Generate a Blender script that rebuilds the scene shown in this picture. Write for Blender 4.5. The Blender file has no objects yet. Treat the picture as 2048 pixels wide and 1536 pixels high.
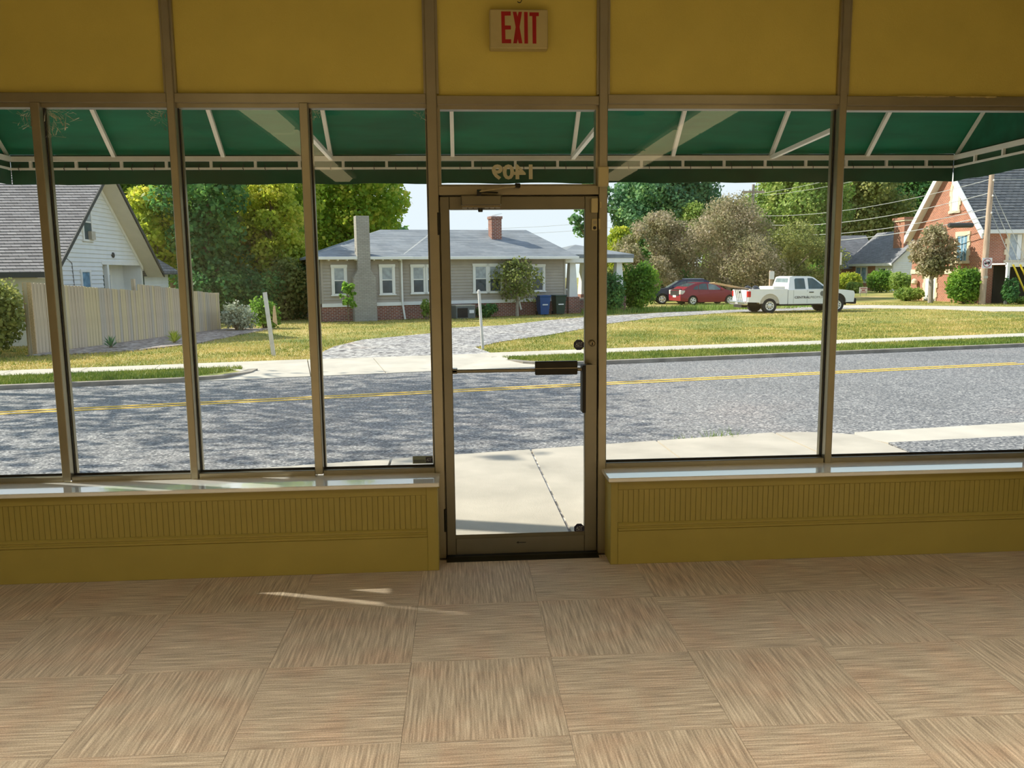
import bpy, bmesh, math, random
import numpy as np
from mathutils import Vector, Matrix
random.seed(7); RNG = np.random.default_rng(11)
scene = bpy.context.scene
COL = scene.collection
R = math.radians

# ------------------------------------------------------------------ camera
cam_d = bpy.data.cameras.new('camera'); cam = bpy.data.objects.new('camera', cam_d); COL.objects.link(cam)
scene.camera = cam
cam_d.sensor_fit = 'HORIZONTAL'; cam_d.sensor_width = 36.0
cam_d.lens = 1621.6 / 2048 * 36.0
cam_d.clip_end = 1000; cam_d.clip_start = 0.05
def camera_matrix(p, y, r):
    fwd = Vector((math.sin(y)*math.cos(p), math.cos(y)*math.cos(p), -math.sin(p)))
    right = Vector((math.cos(y), -math.sin(y), 0)); down = fwd.cross(right)
    r2 = math.cos(r)*right + math.sin(r)*down; d2 = -math.sin(r)*right + math.cos(r)*down
    m = Matrix((r2, -d2, -fwd)).transposed().to_4x4(); m.translation = (0, 0, 1.6684)
    return m
cam.matrix_world = camera_matrix(0.1361, 0.0631, 0.0104)

# ------------------------------------------------------------------ sky, sun, exposure
scene.view_settings.view_transform = 'Standard'; scene.view_settings.look = 'None'
scene.view_settings.exposure = 0.0; scene.view_settings.gamma = 1.0; scene.view_settings.use_curve_mapping = False
SUN = Vector((-0.948, 0.318, math.tan(R(39.5)))).normalized()      # towards the sun
world = bpy.data.worlds.new('sky'); scene.world = world; world.use_nodes = True
wn = world.node_tree; wn.nodes.clear()
wo = wn.nodes.new('ShaderNodeOutputWorld'); wb = wn.nodes.new('ShaderNodeBackground'); ws = wn.nodes.new('ShaderNodeTexSky')
ws.sky_type = 'NISHITA'; ws.sun_disc = False; ws.sun_elevation = R(39.5)
ws.sun_rotation = math.atan2(SUN.x, SUN.y); ws.air_density = 1.0; ws.dust_density = 0.7; ws.ozone_density = 1.0
wb.inputs['Strength'].default_value = 0.36
# thin high cloud over the whole sky
wt = wn.nodes.new('ShaderNodeTexCoord'); wnz = wn.nodes.new('ShaderNodeTexNoise'); wr = wn.nodes.new('ShaderNodeValToRGB'); wm = wn.nodes.new('ShaderNodeMixRGB')
wnz.inputs['Scale'].default_value = 4.0; wnz.inputs['Detail'].default_value = 6
wr.color_ramp.elements[0].position = 0.40; wr.color_ramp.elements[1].position = 0.75
wr.color_ramp.elements[0].color = (0.25, 0.25, 0.25, 1); wr.color_ramp.elements[1].color = (0.8, 0.8, 0.8, 1)
wm.inputs['Color2'].default_value = (2.4, 2.7, 3.0, 1)
wn.links.new(wt.outputs['Generated'], wnz.inputs['Vector']); wn.links.new(wnz.outputs['Fac'], wr.inputs['Fac'])
wn.links.new(wr.outputs['Color'], wm.inputs['Fac']); wn.links.new(ws.outputs['Color'], wm.inputs['Color1'])
wd = wn.nodes.new('ShaderNodeMixRGB'); wd.blend_type = 'DARKEN'; wd.inputs['Fac'].default_value = 1.0; wd.inputs['Color2'].default_value = (2.55, 2.85, 3.1, 1)
wn.links.new(wm.outputs['Color'], wd.inputs['Color1']); wn.links.new(wd.outputs['Color'], wb.inputs['Color']); wn.links.new(wb.outputs['Background'], wo.inputs['Surface'])
sd = bpy.data.lights.new('sun', 'SUN'); sd.energy = 7.2; sd.angle = R(0.55); sd.color = (1.0, 0.93, 0.80)
so = bpy.data.objects.new('sun', sd); COL.objects.link(so); so.location = (-30, 10, 30)
so.rotation_euler = SUN.to_track_quat('Z', 'Y').to_euler()
LAMP = 2.3          # radiance of the ceiling fixtures' diffusers

# ------------------------------------------------------------------ materials
MATS = {}
def nodes(name):
    m = bpy.data.materials.new(name); m.use_nodes = True; MATS[name] = m
    nt = m.node_tree; b = nt.nodes['Principled BSDF']
    return m, nt, b, nt.nodes['Material Output']
def ramp(nt, stops):
    r = nt.nodes.new('ShaderNodeValToRGB'); e = r.color_ramp.elements
    while len(e) < len(stops): e.new(0.5)
    for k, (p, c) in enumerate(stops):
        e[k].position = p; e[k].color = (*c, 1)
    return r
def coords(nt, kind='Object', scale=(1, 1, 1)):
    t = nt.nodes.new('ShaderNodeTexCoord'); mp = nt.nodes.new('ShaderNodeMapping'); mp.inputs['Scale'].default_value = scale
    nt.links.new(t.outputs[kind], mp.inputs['Vector']); return mp.outputs['Vector']
def noise(nt, vec, scale, detail=4, rough=0.55):
    n = nt.nodes.new('ShaderNodeTexNoise'); n.inputs['Scale'].default_value = scale; n.inputs['Detail'].default_value = detail
    n.inputs['Roughness'].default_value = rough; nt.links.new(vec, n.inputs['Vector']); return n.outputs['Fac']
def bump(nt, b, h, strength, dist=0.01):
    bp = nt.nodes.new('ShaderNodeBump'); bp.inputs['Strength'].default_value = strength; bp.inputs['Distance'].default_value = dist
    nt.links.new(h, bp.inputs['Height']); nt.links.new(bp.outputs['Normal'], b.inputs['Normal'])
def mixc(nt, fac, a, b):
    m = nt.nodes.new('ShaderNodeMixRGB')
    for s, v in (('Fac', fac), ('Color1', a), ('Color2', b)):
        if hasattr(v, 'is_linked') or hasattr(v, 'node'): nt.links.new(v, m.inputs[s])
        else: m.inputs[s].default_value = v if s == 'Fac' else (*v, 1)
    return m.outputs['Color']
def mat(name, c, rough=0.6, var=0.12, scale=6.0, metal=0.0, bmp=0.0, bscale=60.0, vec='Object', stretch=(1, 1, 1), spec=0.5):
    m, nt, b, o = nodes(name)
    v = coords(nt, vec, stretch); f = noise(nt, v, scale)
    lo = tuple(max(0, x*(1-var)) for x in c); hi = tuple(min(1, x*(1+var)) for x in c)
    r = ramp(nt, [(0.3, lo), (0.7, hi)]); nt.links.new(f, r.inputs['Fac']); nt.links.new(r.outputs['Color'], b.inputs['Base Color'])
    b.inputs['Roughness'].default_value = rough; b.inputs['Metallic'].default_value = metal; b.inputs['Specular IOR Level'].default_value = spec
    if bmp: bump(nt, b, noise(nt, v, bscale), bmp)
    return m
def brick_mat(name, c1, c2, mortar, w, h, msize=0.012, rough=0.85, bmp=0.5, zscale=1.0, var=0.5):
    m, nt, b, o = nodes(name)
    t = nt.nodes.new('ShaderNodeTexCoord'); sx = nt.nodes.new('ShaderNodeSeparateXYZ'); ad = nt.nodes.new('ShaderNodeMath'); ad.operation = 'ADD'
    zz = nt.nodes.new('ShaderNodeMath'); zz.operation = 'MULTIPLY'; zz.inputs[1].default_value = zscale
    cx = nt.nodes.new('ShaderNodeCombineXYZ'); bk = nt.nodes.new('ShaderNodeTexBrick')
    nt.links.new(t.outputs['Object'], sx.inputs[0]); nt.links.new(sx.outputs['X'], ad.inputs[0]); nt.links.new(sx.outputs['Y'], ad.inputs[1])
    nt.links.new(sx.outputs['Z'], zz.inputs[0]); nt.links.new(ad.outputs[0], cx.inputs['X']); nt.links.new(zz.outputs[0], cx.inputs['Y'])
    nt.links.new(cx.outputs[0], bk.inputs['Vector'])
    bk.inputs['Color1'].default_value = (*c1, 1); bk.inputs['Color2'].default_value = (*c2, 1); bk.inputs['Mortar'].default_value = (*mortar, 1)
    bk.inputs['Scale'].default_value = 1.0; bk.inputs['Brick Width'].default_value = w; bk.inputs['Row Height'].default_value = h
    bk.inputs['Mortar Size'].default_value = msize; bk.inputs['Bias'].default_value = 0.0
    f = noise(nt, coords(nt), 1.3, 5)
    mm = nt.nodes.new('ShaderNodeMixRGB'); mm.blend_type = 'MULTIPLY'; mm.inputs['Fac'].default_value = var
    rr = ramp(nt, [(0.3, (0.55, 0.55, 0.55)), (0.7, (1.15, 1.15, 1.15))]); nt.links.new(f, rr.inputs['Fac'])
    nt.links.new(bk.outputs['Color'], mm.inputs['Color1']); nt.links.new(rr.outputs['Color'], mm.inputs['Color2'])
    nt.links.new(mm.outputs['Color'], b.inputs['Base Color']); b.inputs['Roughness'].default_value = rough
    inv = nt.nodes.new('ShaderNodeMath'); inv.operation = 'SUBTRACT'; inv.inputs[0].default_value = 1.0; nt.links.new(bk.outputs['Fac'], inv.inputs[1])
    bump(nt, b, inv.outputs[0], bmp, 0.01)
    return m
def leaf_mat(name, stops, trans=0.35):
    m, nt, b, o = nodes(name)
    g = nt.nodes.new('ShaderNodeNewGeometry'); n = noise(nt, coords(nt), 0.55, 3)
    ad = nt.nodes.new('ShaderNodeMath'); ad.operation = 'MULTIPLY_ADD'; ad.inputs[1].default_value = 0.45
    sc = nt.nodes.new('ShaderNodeMath'); sc.operation = 'MULTIPLY_ADD'; sc.inputs[1].default_value = 1.5; sc.inputs[2].default_value = -0.5
    nt.links.new(n, sc.inputs[0]); nt.links.new(g.outputs['Random Per Island'], ad.inputs[0]); nt.links.new(sc.outputs[0], ad.inputs[2])
    r = ramp(nt, stops); nt.links.new(ad.outputs[0], r.inputs['Fac']); nt.links.new(r.outputs['Color'], b.inputs['Base Color'])
    b.inputs['Roughness'].default_value = 0.55; b.inputs['Specular IOR Level'].default_value = 0.35
    t = nt.nodes.new('ShaderNodeBsdfTranslucent'); nt.links.new(r.outputs['Color'], t.inputs['Color'])
    mx = nt.nodes.new('ShaderNodeMixShader'); mx.inputs[0].default_value = trans
    nt.links.new(b.outputs[0], mx.inputs[1]); nt.links.new(t.outputs[0], mx.inputs[2]); nt.links.new(mx.outputs[0], o.inputs['Surface'])
    return m
def glass_mat(name, tint=(1, 1, 1), ior=1.45):
    m, nt, b, o = nodes(name); nt.nodes.remove(b)
    f = nt.nodes.new('ShaderNodeFresnel'); f.inputs['IOR'].default_value = ior
    tr = nt.nodes.new('ShaderNodeBsdfTransparent'); tr.inputs['Color'].default_value = (*tint, 1)
    gl = nt.nodes.new('ShaderNodeBsdfGlossy'); gl.inputs['Roughness'].default_value = 0.0
    ge = nt.nodes.new('ShaderNodeNewGeometry'); iv = nt.nodes.new('ShaderNodeMath'); iv.operation = 'SUBTRACT'; iv.inputs[0].default_value = 1.0; nt.links.new(ge.outputs['Backfacing'], iv.inputs[1])
    m2 = nt.nodes.new('ShaderNodeMath'); m2.operation = 'MULTIPLY'; m2.use_clamp = True; m3 = nt.nodes.new('ShaderNodeMath'); m3.operation = 'MULTIPLY'; m3.inputs[1].default_value = 1.7
    nt.links.new(f.outputs[0], m2.inputs[0]); nt.links.new(iv.outputs[0], m2.inputs[1]); nt.links.new(m2.outputs[0], m3.inputs[0])
    mx = nt.nodes.new('ShaderNodeMixShader'); nt.links.new(m3.outputs[0], mx.inputs[0]); nt.links.new(tr.outputs[0], mx.inputs[1]); nt.links.new(gl.outputs[0], mx.inputs[2])
    nt.links.new(mx.outputs[0], o.inputs['Surface']); return m

mat('cream_paint', (0.42, 0.35, 0.09), 0.55, 0.05, 3, bmp=0.05, bscale=120)
mat('panel_paint', (0.60, 0.50, 0.11), 0.6, 0.06, 2.5, bmp=0.12, bscale=160)
mat('bead_paint_shaded', (0.40, 0.335, 0.085), 0.42, 0.05, 3)  # the panels' paint in a darker copy; dimmer light put into its colour
mat('sill_paint', (0.88, 0.90, 0.90), 0.12, 0.02, 5, spec=1.0); MATS['sill_paint'].node_tree.nodes['Principled BSDF'].inputs['Coat Weight'].default_value = 1.0
mat('ceiling_paint', (0.34, 0.30, 0.21), 0.8, 0.03, 4)
mat('wall_paint', (0.36, 0.31, 0.18), 0.7, 0.03, 3)
mat('aluminium', (0.38, 0.35, 0.26), 0.33, 0.06, 5, metal=0.8)
mat('door_aluminium', (0.24, 0.225, 0.17), 0.34, 0.06, 5, metal=0.8)
mat('dark_bronze', (0.018, 0.017, 0.011), 0.4, 0.2, 12, metal=0.4)
mat('rubber', (0.015, 0.015, 0.015), 0.6, 0.2, 20)
mat('brass_dull', (0.30, 0.26, 0.17), 0.35, 0.2, 20, metal=0.8)
mat('ivory_plastic', (0.50, 0.44, 0.24), 0.45, 0.04, 8)
mat('sign_plastic', (0.46, 0.39, 0.18), 0.5, 0.05, 14)
mat('sign_red', (0.33, 0.003, 0.005), 0.45, 0.08, 20)
mat('vinyl_ivory', (0.62, 0.58, 0.42), 0.5, 0.04, 20)
mat('sticker_navy', (0.008, 0.010, 0.045), 0.4, 0.1, 20)
mat('sticker_grey', (0.20, 0.25, 0.22), 0.4, 0.1, 20)
mat('sticker_print', (0.42, 0.47, 0.50), 0.5, 0.05, 20)
glass_mat('pane_glass', (0.975, 0.985, 0.975))
# carpet tiles: striped along each tile's own length, colour drifting from tile to tile
m, nt, b, o = nodes('carpet')
v = coords(nt, 'Object', (1.6, 1, 1)); oi = nt.nodes.new('ShaderNodeObjectInfo')
va = nt.nodes.new('ShaderNodeVectorMath'); va.operation = 'ADD'; sc = nt.nodes.new('ShaderNodeVectorMath'); sc.operation = 'SCALE'; sc.inputs['Scale'].default_value = 37.0
cx = nt.nodes.new('ShaderNodeCombineXYZ'); nt.links.new(oi.outputs['Random'], cx.inputs['X']); nt.links.new(oi.outputs['Random'], cx.inputs['Y'])
nt.links.new(cx.outputs[0], sc.inputs[0]); nt.links.new(v, va.inputs[0]); nt.links.new(sc.outputs[0], va.inputs[1])
mp = nt.nodes.new('ShaderNodeMapping'); mp.inputs['Scale'].default_value = (3.0, 100.0, 1.0); nt.links.new(va.outputs[0], mp.inputs['Vector'])
st = noise(nt, mp.outputs['Vector'], 1.0, 2, 0.5)
mp2 = nt.nodes.new('ShaderNodeMapping'); mp2.inputs['Scale'].default_value = (110.0, 200.0, 1.0); nt.links.new(va.outputs[0], mp2.inputs['Vector'])
fl = noise(nt, mp2.outputs['Vector'], 1.0, 3, 0.7)
bl = noise(nt, va.outputs[0], 3.0, 3)
r1 = ramp(nt, [(0.27, (0.13, 0.094, 0.060)), (0.5, (0.43, 0.345, 0.245)), (0.73, (0.80, 0.69, 0.53))])
ad = nt.nodes.new('ShaderNodeMath'); ad.operation = 'MULTIPLY_ADD'; ad.inputs[1].default_value = 0.45
hf = nt.nodes.new('ShaderNodeMath'); hf.operation = 'MULTIPLY_ADD'; hf.inputs[1].default_value = 0.6; hf.inputs[2].default_value = -0.02
nt.links.new(st, hf.inputs[0]); nt.links.new(fl, ad.inputs[0]); nt.links.new(hf.outputs[0], ad.inputs[2]); nt.links.new(ad.outputs[0], r1.inputs['Fac'])
r2 = ramp(nt, [(0.45, (1, 1, 1)), (0.68, (1.0, 0.80, 0.72))]); nt.links.new(bl, r2.inputs['Fac'])
mu = nt.nodes.new('ShaderNodeMixRGB'); mu.blend_type = 'MULTIPLY'; mu.inputs['Fac'].default_value = 0.55
nt.links.new(r1.outputs['Color'], mu.inputs['Color1']); nt.links.new(r2.outputs['Color'], mu.inputs['Color2'])
nt.links.new(mu.outputs['Color'], b.inputs['Base Color']); b.inputs['Roughness'].default_value = 0.85; b.inputs['Specular IOR Level'].default_value = 0.2
b.inputs['Sheen Weight'].default_value = 0.4; b.inputs['Sheen Roughness'].default_value = 0.5
bump(nt, b, ad.outputs[0], 0.9, 0.006)
# emitting diffuser of the ceiling fixtures
m, nt, b, o = nodes('lamp_diffuser'); b.inputs['Base Color'].default_value = (0.9, 0.85, 0.7, 1)
b.inputs['Emission Color'].default_value = (1.0, 0.80, 0.42, 1); b.inputs['Emission Strength'].default_value = LAMP
mat('fixture_white', (0.8, 0.76, 0.66), 0.5, 0.03, 5)
# awning cloth
m, nt, b, o = nodes('awning_cloth'); f = noise(nt, coords(nt, 'Object', (1, 6, 6)), 2.2, 5)
r = ramp(nt, [(0.3, (0.003, 0.165, 0.10)), (0.7, (0.007, 0.24, 0.145))]); nt.links.new(f, r.inputs['Fac']); nt.links.new(r.outputs['Color'], b.inputs['Base Color'])
b.inputs['Roughness'].default_value = 0.6
t = nt.nodes.new('ShaderNodeBsdfTranslucent'); nt.links.new(r.outputs['Color'], t.inputs['Color'])
mx = nt.nodes.new('ShaderNodeMixShader'); mx.inputs[0].default_value = 0.42
nt.links.new(b.outputs[0], mx.inputs[1]); nt.links.new(t.outputs[0], mx.inputs[2]); nt.links.new(mx.outputs[0], o.inputs['Surface'])
mat('valance_cloth', (0.004, 0.075, 0.035), 0.7, 0.2, 3)
mat('awning_steel', (0.86, 0.85, 0.80), 0.5, 0.06, 9)
mat('cord', (0.03, 0.03, 0.03), 0.7, 0.1, 9)
# outside ground
m, nt, b, o = nodes('asphalt'); v = coords(nt); vo = nt.nodes.new('ShaderNodeTexVoronoi'); vo.inputs['Scale'].default_value = 42.0; nt.links.new(v, vo.inputs['Vector'])
r = ramp(nt, [(0.0, (0.055, 0.058, 0.066)), (0.45, (0.175, 0.175, 0.18)), (0.8, (0.27, 0.265, 0.26)), (1.0, (0.52, 0.50, 0.47))])
sp = nt.nodes.new('ShaderNodeSeparateColor'); nt.links.new(vo.outputs['Color'], sp.inputs[0]); nt.links.new(sp.outputs[0], r.inputs['Fac'])
f = noise(nt, v, 0.35, 6); r3 = ramp(nt, [(0.3, (0.80, 0.80, 0.80)), (0.55, (1, 1, 1)), (0.75, (1.08, 1.0, 0.97))]); nt.links.new(f, r3.inputs['Fac'])
mu = nt.nodes.new('ShaderNodeMixRGB'); mu.blend_type = 'MULTIPLY'; mu.inputs['Fac'].default_value = 1; nt.links.new(r.outputs['Color'], mu.inputs['Color1']); nt.links.new(r3.outputs['Color'], mu.inputs['Color2'])
nt.links.new(mu.outputs['Color'], b.inputs['Base Color']); b.inputs['Roughness'].default_value = 0.8; bump(nt, b, vo.outputs['Distance'], 0.35, 0.008)
def speckle(name, stops, scale, rough=0.9, big=0.5, bmp=0.6, drift=((0.3, (0.8, 0.8, 0.8)), (0.7, (1.1, 1.1, 1.1)))):
    m, nt, b, o = nodes(name); v = coords(nt); vo = nt.nodes.new('ShaderNodeTexVoronoi'); vo.inputs['Scale'].default_value = scale; nt.links.new(v, vo.inputs['Vector'])
    sp = nt.nodes.new('ShaderNodeSeparateColor'); nt.links.new(vo.outputs['Color'], sp.inputs[0]); r = ramp(nt, stops); nt.links.new(sp.outputs[0], r.inputs['Fac'])
    f = noise(nt, v, big, 5); r3 = ramp(nt, drift); nt.links.new(f, r3.inputs['Fac'])
    mu = nt.nodes.new('ShaderNodeMixRGB'); mu.blend_type = 'MULTIPLY'; mu.inputs['Fac'].default_value = 1; nt.links.new(r.outputs['Color'], mu.inputs['Color1']); nt.links.new(r3.outputs['Color'], mu.inputs['Color2'])
    nt.links.new(mu.outputs['Color'], b.inputs['Base Color']); b.inputs['Roughness'].default_value = rough; bump(nt, b, vo.outputs['Distance'], bmp, 0.02); return m
speckle('gravel', [(0, (0.09, 0.085, 0.09)), (0.5, (0.31, 0.30, 0.295)), (1, (0.62, 0.60, 0.57))], 11.0, drift=((0.35, (0.85, 0.85, 0.87)), (0.6, (1.0, 0.98, 0.95)), (0.75, (1.05, 0.86, 0.76))))
speckle('mulch', [(0, (0.16, 0.12, 0.10)), (0.5, (0.36, 0.29, 0.25)), (1, (0.55, 0.47, 0.41))], 9.0)
mat('concrete', (0.46, 0.415, 0.345), 0.85, 0.16, 1.4, bmp=0.25, bscale=90)
mat('concrete_pale', (0.52, 0.475, 0.40), 0.85, 0.14, 1.2, bmp=0.2, bscale=80)
mat('kerb_stone', (0.27, 0.24, 0.20), 0.85, 0.3, 3.0, bmp=0.4, bscale=30)
mat('sand_joint', (0.30, 0.24, 0.17), 0.95, 0.35, 20)
mat('line_yellow', (0.80, 0.48, 0.05), 0.7, 0.14, 9, bmp=0.2)
m, nt, b, o = nodes('lawn_soil'); v = coords(nt); f = noise(nt, v, 0.22, 6); f2 = noise(nt, v, 14, 4)
r = ramp(nt, [(0.36, (0.16, 0.21, 0.04)), (0.5, (0.34, 0.31, 0.075)), (0.62, (0.54, 0.42, 0.15)), (0.74, (0.52, 0.36, 0.19))]); nt.links.new(f, r.inputs['Fac'])
r3 = ramp(nt, [(0.3, (0.6, 0.6, 0.55)), (0.7, (1.15, 1.15, 1.1))]); nt.links.new(f2, r3.inputs['Fac'])
mu = nt.nodes.new('ShaderNodeMixRGB'); mu.blend_type = 'MULTIPLY'; mu.inputs['Fac'].default_value = 1; nt.links.new(r.outputs['Color'], mu.inputs['Color1']); nt.links.new(r3.outputs['Color'], mu.inputs['Color2'])
nt.links.new(mu.outputs['Color'], b.inputs['Base Color']); b.inputs['Roughness'].default_value = 0.95; bump(nt, b, f2, 0.6, 0.03)
leaf_mat('grass_blades', [(0.1, (0.11, 0.18, 0.025)), (0.35, (0.29, 0.32, 0.06)), (0.58, (0.54, 0.44, 0.13)), (0.9, (0.74, 0.55, 0.23))], 0.3)
leaf_mat('verge_blades', [(0.1, (0.07, 0.15, 0.02)), (0.5, (0.19, 0.26, 0.04)), (0.75, (0.36, 0.36, 0.08)), (0.95, (0.50, 0.40, 0.14))], 0.25)
leaf_mat('long_grass', [(0.1, (0.10, 0.21, 0.03)), (0.6, (0.26, 0.38, 0.07)), (0.95, (0.48, 0.46, 0.16))], 0.3)
leaf_mat('straw', [(0.1, (0.22, 0.13, 0.07)), (0.6, (0.50, 0.34, 0.18)), (0.95, (0.70, 0.55, 0.33))], 0.1)
# foliage
leaf_mat('leaf_green', [(0.1, (0.068, 0.176, 0.024)), (0.5, (0.203, 0.392, 0.051)), (0.9, (0.567, 0.729, 0.095))], 0.60)
leaf_mat('leaf_dark', [(0.1, (0.035, 0.128, 0.045)), (0.5, (0.104, 0.272, 0.080)), (0.9, (0.288, 0.496, 0.112))], 0.55)
leaf_mat('leaf_yellow', [(0.1, (0.213, 0.325, 0.031)), (0.5, (0.515, 0.582, 0.062)), (0.9, (0.850, 0.739, 0.134))], 0.60)
leaf_mat('leaf_maple', [(0.1, (0.156, 0.312, 0.036)), (0.5, (0.408, 0.564, 0.060)), (0.9, (0.840, 0.720, 0.120))], 0.60)
leaf_mat('leaf_blue', [(0.1, (0.058, 0.156, 0.085)), (0.5, (0.156, 0.325, 0.143)), (0.9, (0.364, 0.546, 0.208))], 0.50)
leaf_mat('leaf_light', [(0.1, (0.120, 0.228, 0.042)), (0.5, (0.300, 0.432, 0.090)), (0.9, (0.576, 0.624, 0.192))], 0.50)
leaf_mat('leaf_brown', [(0.1, (0.19, 0.20, 0.08)), (0.45, (0.37, 0.34, 0.185)), (0.7, (0.54, 0.455, 0.31)), (0.95, (0.68, 0.57, 0.45))], 0.45)
leaf_mat('leaf_olive', [(0.1, (0.117, 0.163, 0.042)), (0.5, (0.286, 0.325, 0.085)), (0.9, (0.546, 0.520, 0.182))], 0.50)
leaf_mat('leaf_silver', [(0.1, (0.24, 0.29, 0.20)), (0.9, (0.58, 0.62, 0.46))], 0.25)
mat('bark', (0.16, 0.115, 0.08), 0.9, 0.35, 6, bmp=0.6, bscale=18, stretch=(3, 3, 0.6))
mat('bark_grey', (0.34, 0.29, 0.24), 0.9, 0.3, 6, bmp=0.5, bscale=18, stretch=(3, 3, 0.6))
# buildings
mat('siding_white', (0.76, 0.77, 0.76), 0.55, 0.05, 2)
mat('siding_grey', (0.40, 0.355, 0.30), 0.7, 0.08, 2)
mat('trim_white', (0.82, 0.81, 0.77), 0.5, 0.04, 4)
mat('soffit_cream', (0.72, 0.66, 0.54), 0.6, 0.05, 3)
mat('fascia_dark', (0.05, 0.05, 0.045), 0.6, 0.1, 5)
brick_mat('shingle_brown', (0.20, 0.185, 0.19), (0.31, 0.29, 0.29), (0.08, 0.075, 0.075), 0.30, 0.13, 0.008, zscale=1.58, bmp=0.25, var=0.35)
brick_mat('shingle_grey', (0.185, 0.21, 0.235), (0.30, 0.32, 0.335), (0.13, 0.145, 0.16), 1.1, 0.13, 0.008, zscale=3.2, bmp=0.2, var=0.4)
brick_mat('shingle_slate', (0.10, 0.115, 0.13), (0.20, 0.21, 0.22), (0.05, 0.055, 0.06), 0.4, 0.16, 0.02, zscale=1.4, bmp=0.3, var=0.3)
brick_mat('shingle_cottage', (0.17, 0.175, 0.19), (0.26, 0.265, 0.28), (0.12, 0.12, 0.13), 0.5, 0.14, 0.01, zscale=1.6, bmp=0.2, var=0.3)
brick_mat('brick_red', (0.30, 0.080, 0.045), (0.19, 0.055, 0.04), (0.42, 0.36, 0.31), 0.22, 0.078, 0.012)
brick_mat('brick_church', (0.43, 0.135, 0.070), (0.31, 0.095, 0.055), (0.50, 0.34, 0.25), 0.24, 0.085, 0.014, var=0.35)
brick_mat('brick_painted', (0.43, 0.40, 0.35), (0.37, 0.345, 0.30), (0.28, 0.26, 0.225), 0.22, 0.078, 0.010, var=0.3)
mat('stone_cream', (0.72, 0.60, 0.42), 0.8, 0.12, 3)
mat('pane_dark', (0.06, 0.085, 0.10), 0.08, 0.3, 2)
mat('pane_curtain', (0.36, 0.40, 0.42), 0.15, 0.25, 5)
mat('pane_blue', (0.18, 0.32, 0.44), 0.10, 0.5, 3)
mat('shade_dark', (0.02, 0.018, 0.012), 0.9, 0.2, 3)
mat('fence_wood', (0.56, 0.45, 0.32), 0.85, 0.28, 2.2, bmp=0.35, bscale=25, stretch=(9, 9, 0.7))
mat('fence_grey', (0.50, 0.43, 0.34), 0.85, 0.25, 2.2, bmp=0.35, bscale=25, stretch=(9, 9, 0.7))
mat('fence_tan', (0.62, 0.50, 0.30), 0.85, 0.25, 2.2, bmp=0.35, bscale=25, stretch=(9, 9, 0.7))
mat('pole_wood', (0.46, 0.34, 0.25), 0.9, 0.3, 3, bmp=0.4, bscale=14, stretch=(6, 6, 0.4))
mat('post_grey', (0.60, 0.58, 0.54), 0.7, 0.12, 4)
mat('wire', (0.30, 0.31, 0.30), 0.5, 0.1, 4, metal=0.5)
mat('wire_pale', (0.46, 0.47, 0.46), 0.5, 0.1, 4)
mat('lumber', (0.60, 0.42, 0.24), 0.8, 0.2, 3, stretch=(1, 9, 9))
mat('guard_yellow', (0.85, 0.62, 0.04), 0.5, 0.06, 4)
mat('sign_white', (0.80, 0.78, 0.78), 0.5, 0.05, 8)
mat('sign_black', (0.02, 0.015, 0.02), 0.5, 0.05, 8)
mat('sign_ring', (0.42, 0.10, 0.14), 0.5, 0.05, 8)
mat('paint_white', (0.80, 0.81, 0.82), 0.28, 0.03, 2)
mat('paint_red', (0.24, 0.008, 0.026), 0.22, 0.05, 2)
mat('paint_navy', (0.012, 0.020, 0.055), 0.2, 0.1, 2)
mat('car_glass', (0.05, 0.09, 0.10), 0.06, 0.35, 2.5)
mat('car_glass_pale', (0.17, 0.23, 0.24), 0.1, 0.35, 2.5)
mat('tyre', (0.02, 0.02, 0.02), 0.8, 0.2, 9)
mat('alloy', (0.68, 0.68, 0.66), 0.35, 0.06, 6, metal=0.5)
mat('chrome', (0.62, 0.62, 0.60), 0.22, 0.1, 6, metal=0.9)
mat('lamp_red', (0.52, 0.012, 0.014), 0.25, 0.2, 9)
mat('lamp_clear', (0.66, 0.60, 0.58), 0.2, 0.1, 9)
mat('underbody', (0.025, 0.022, 0.02), 0.9, 0.2, 4)
mat('bin_blue', (0.010, 0.075, 0.26), 0.5, 0.1, 6)
mat('bin_green', (0.010, 0.045, 0.035), 0.5, 0.1, 6)
mat('unit_grey', (0.14, 0.15, 0.145), 0.6, 0.1, 6)
mat('unit_tan', (0.50, 0.46, 0.38), 0.6, 0.1, 6)
mat('bag_black', (0.03, 0.033, 0.04), 0.25, 0.3, 6, bmp=0.6, bscale=9)
mat('box_white', (0.72, 0.68, 0.60), 0.6, 0.06, 6)

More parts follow.
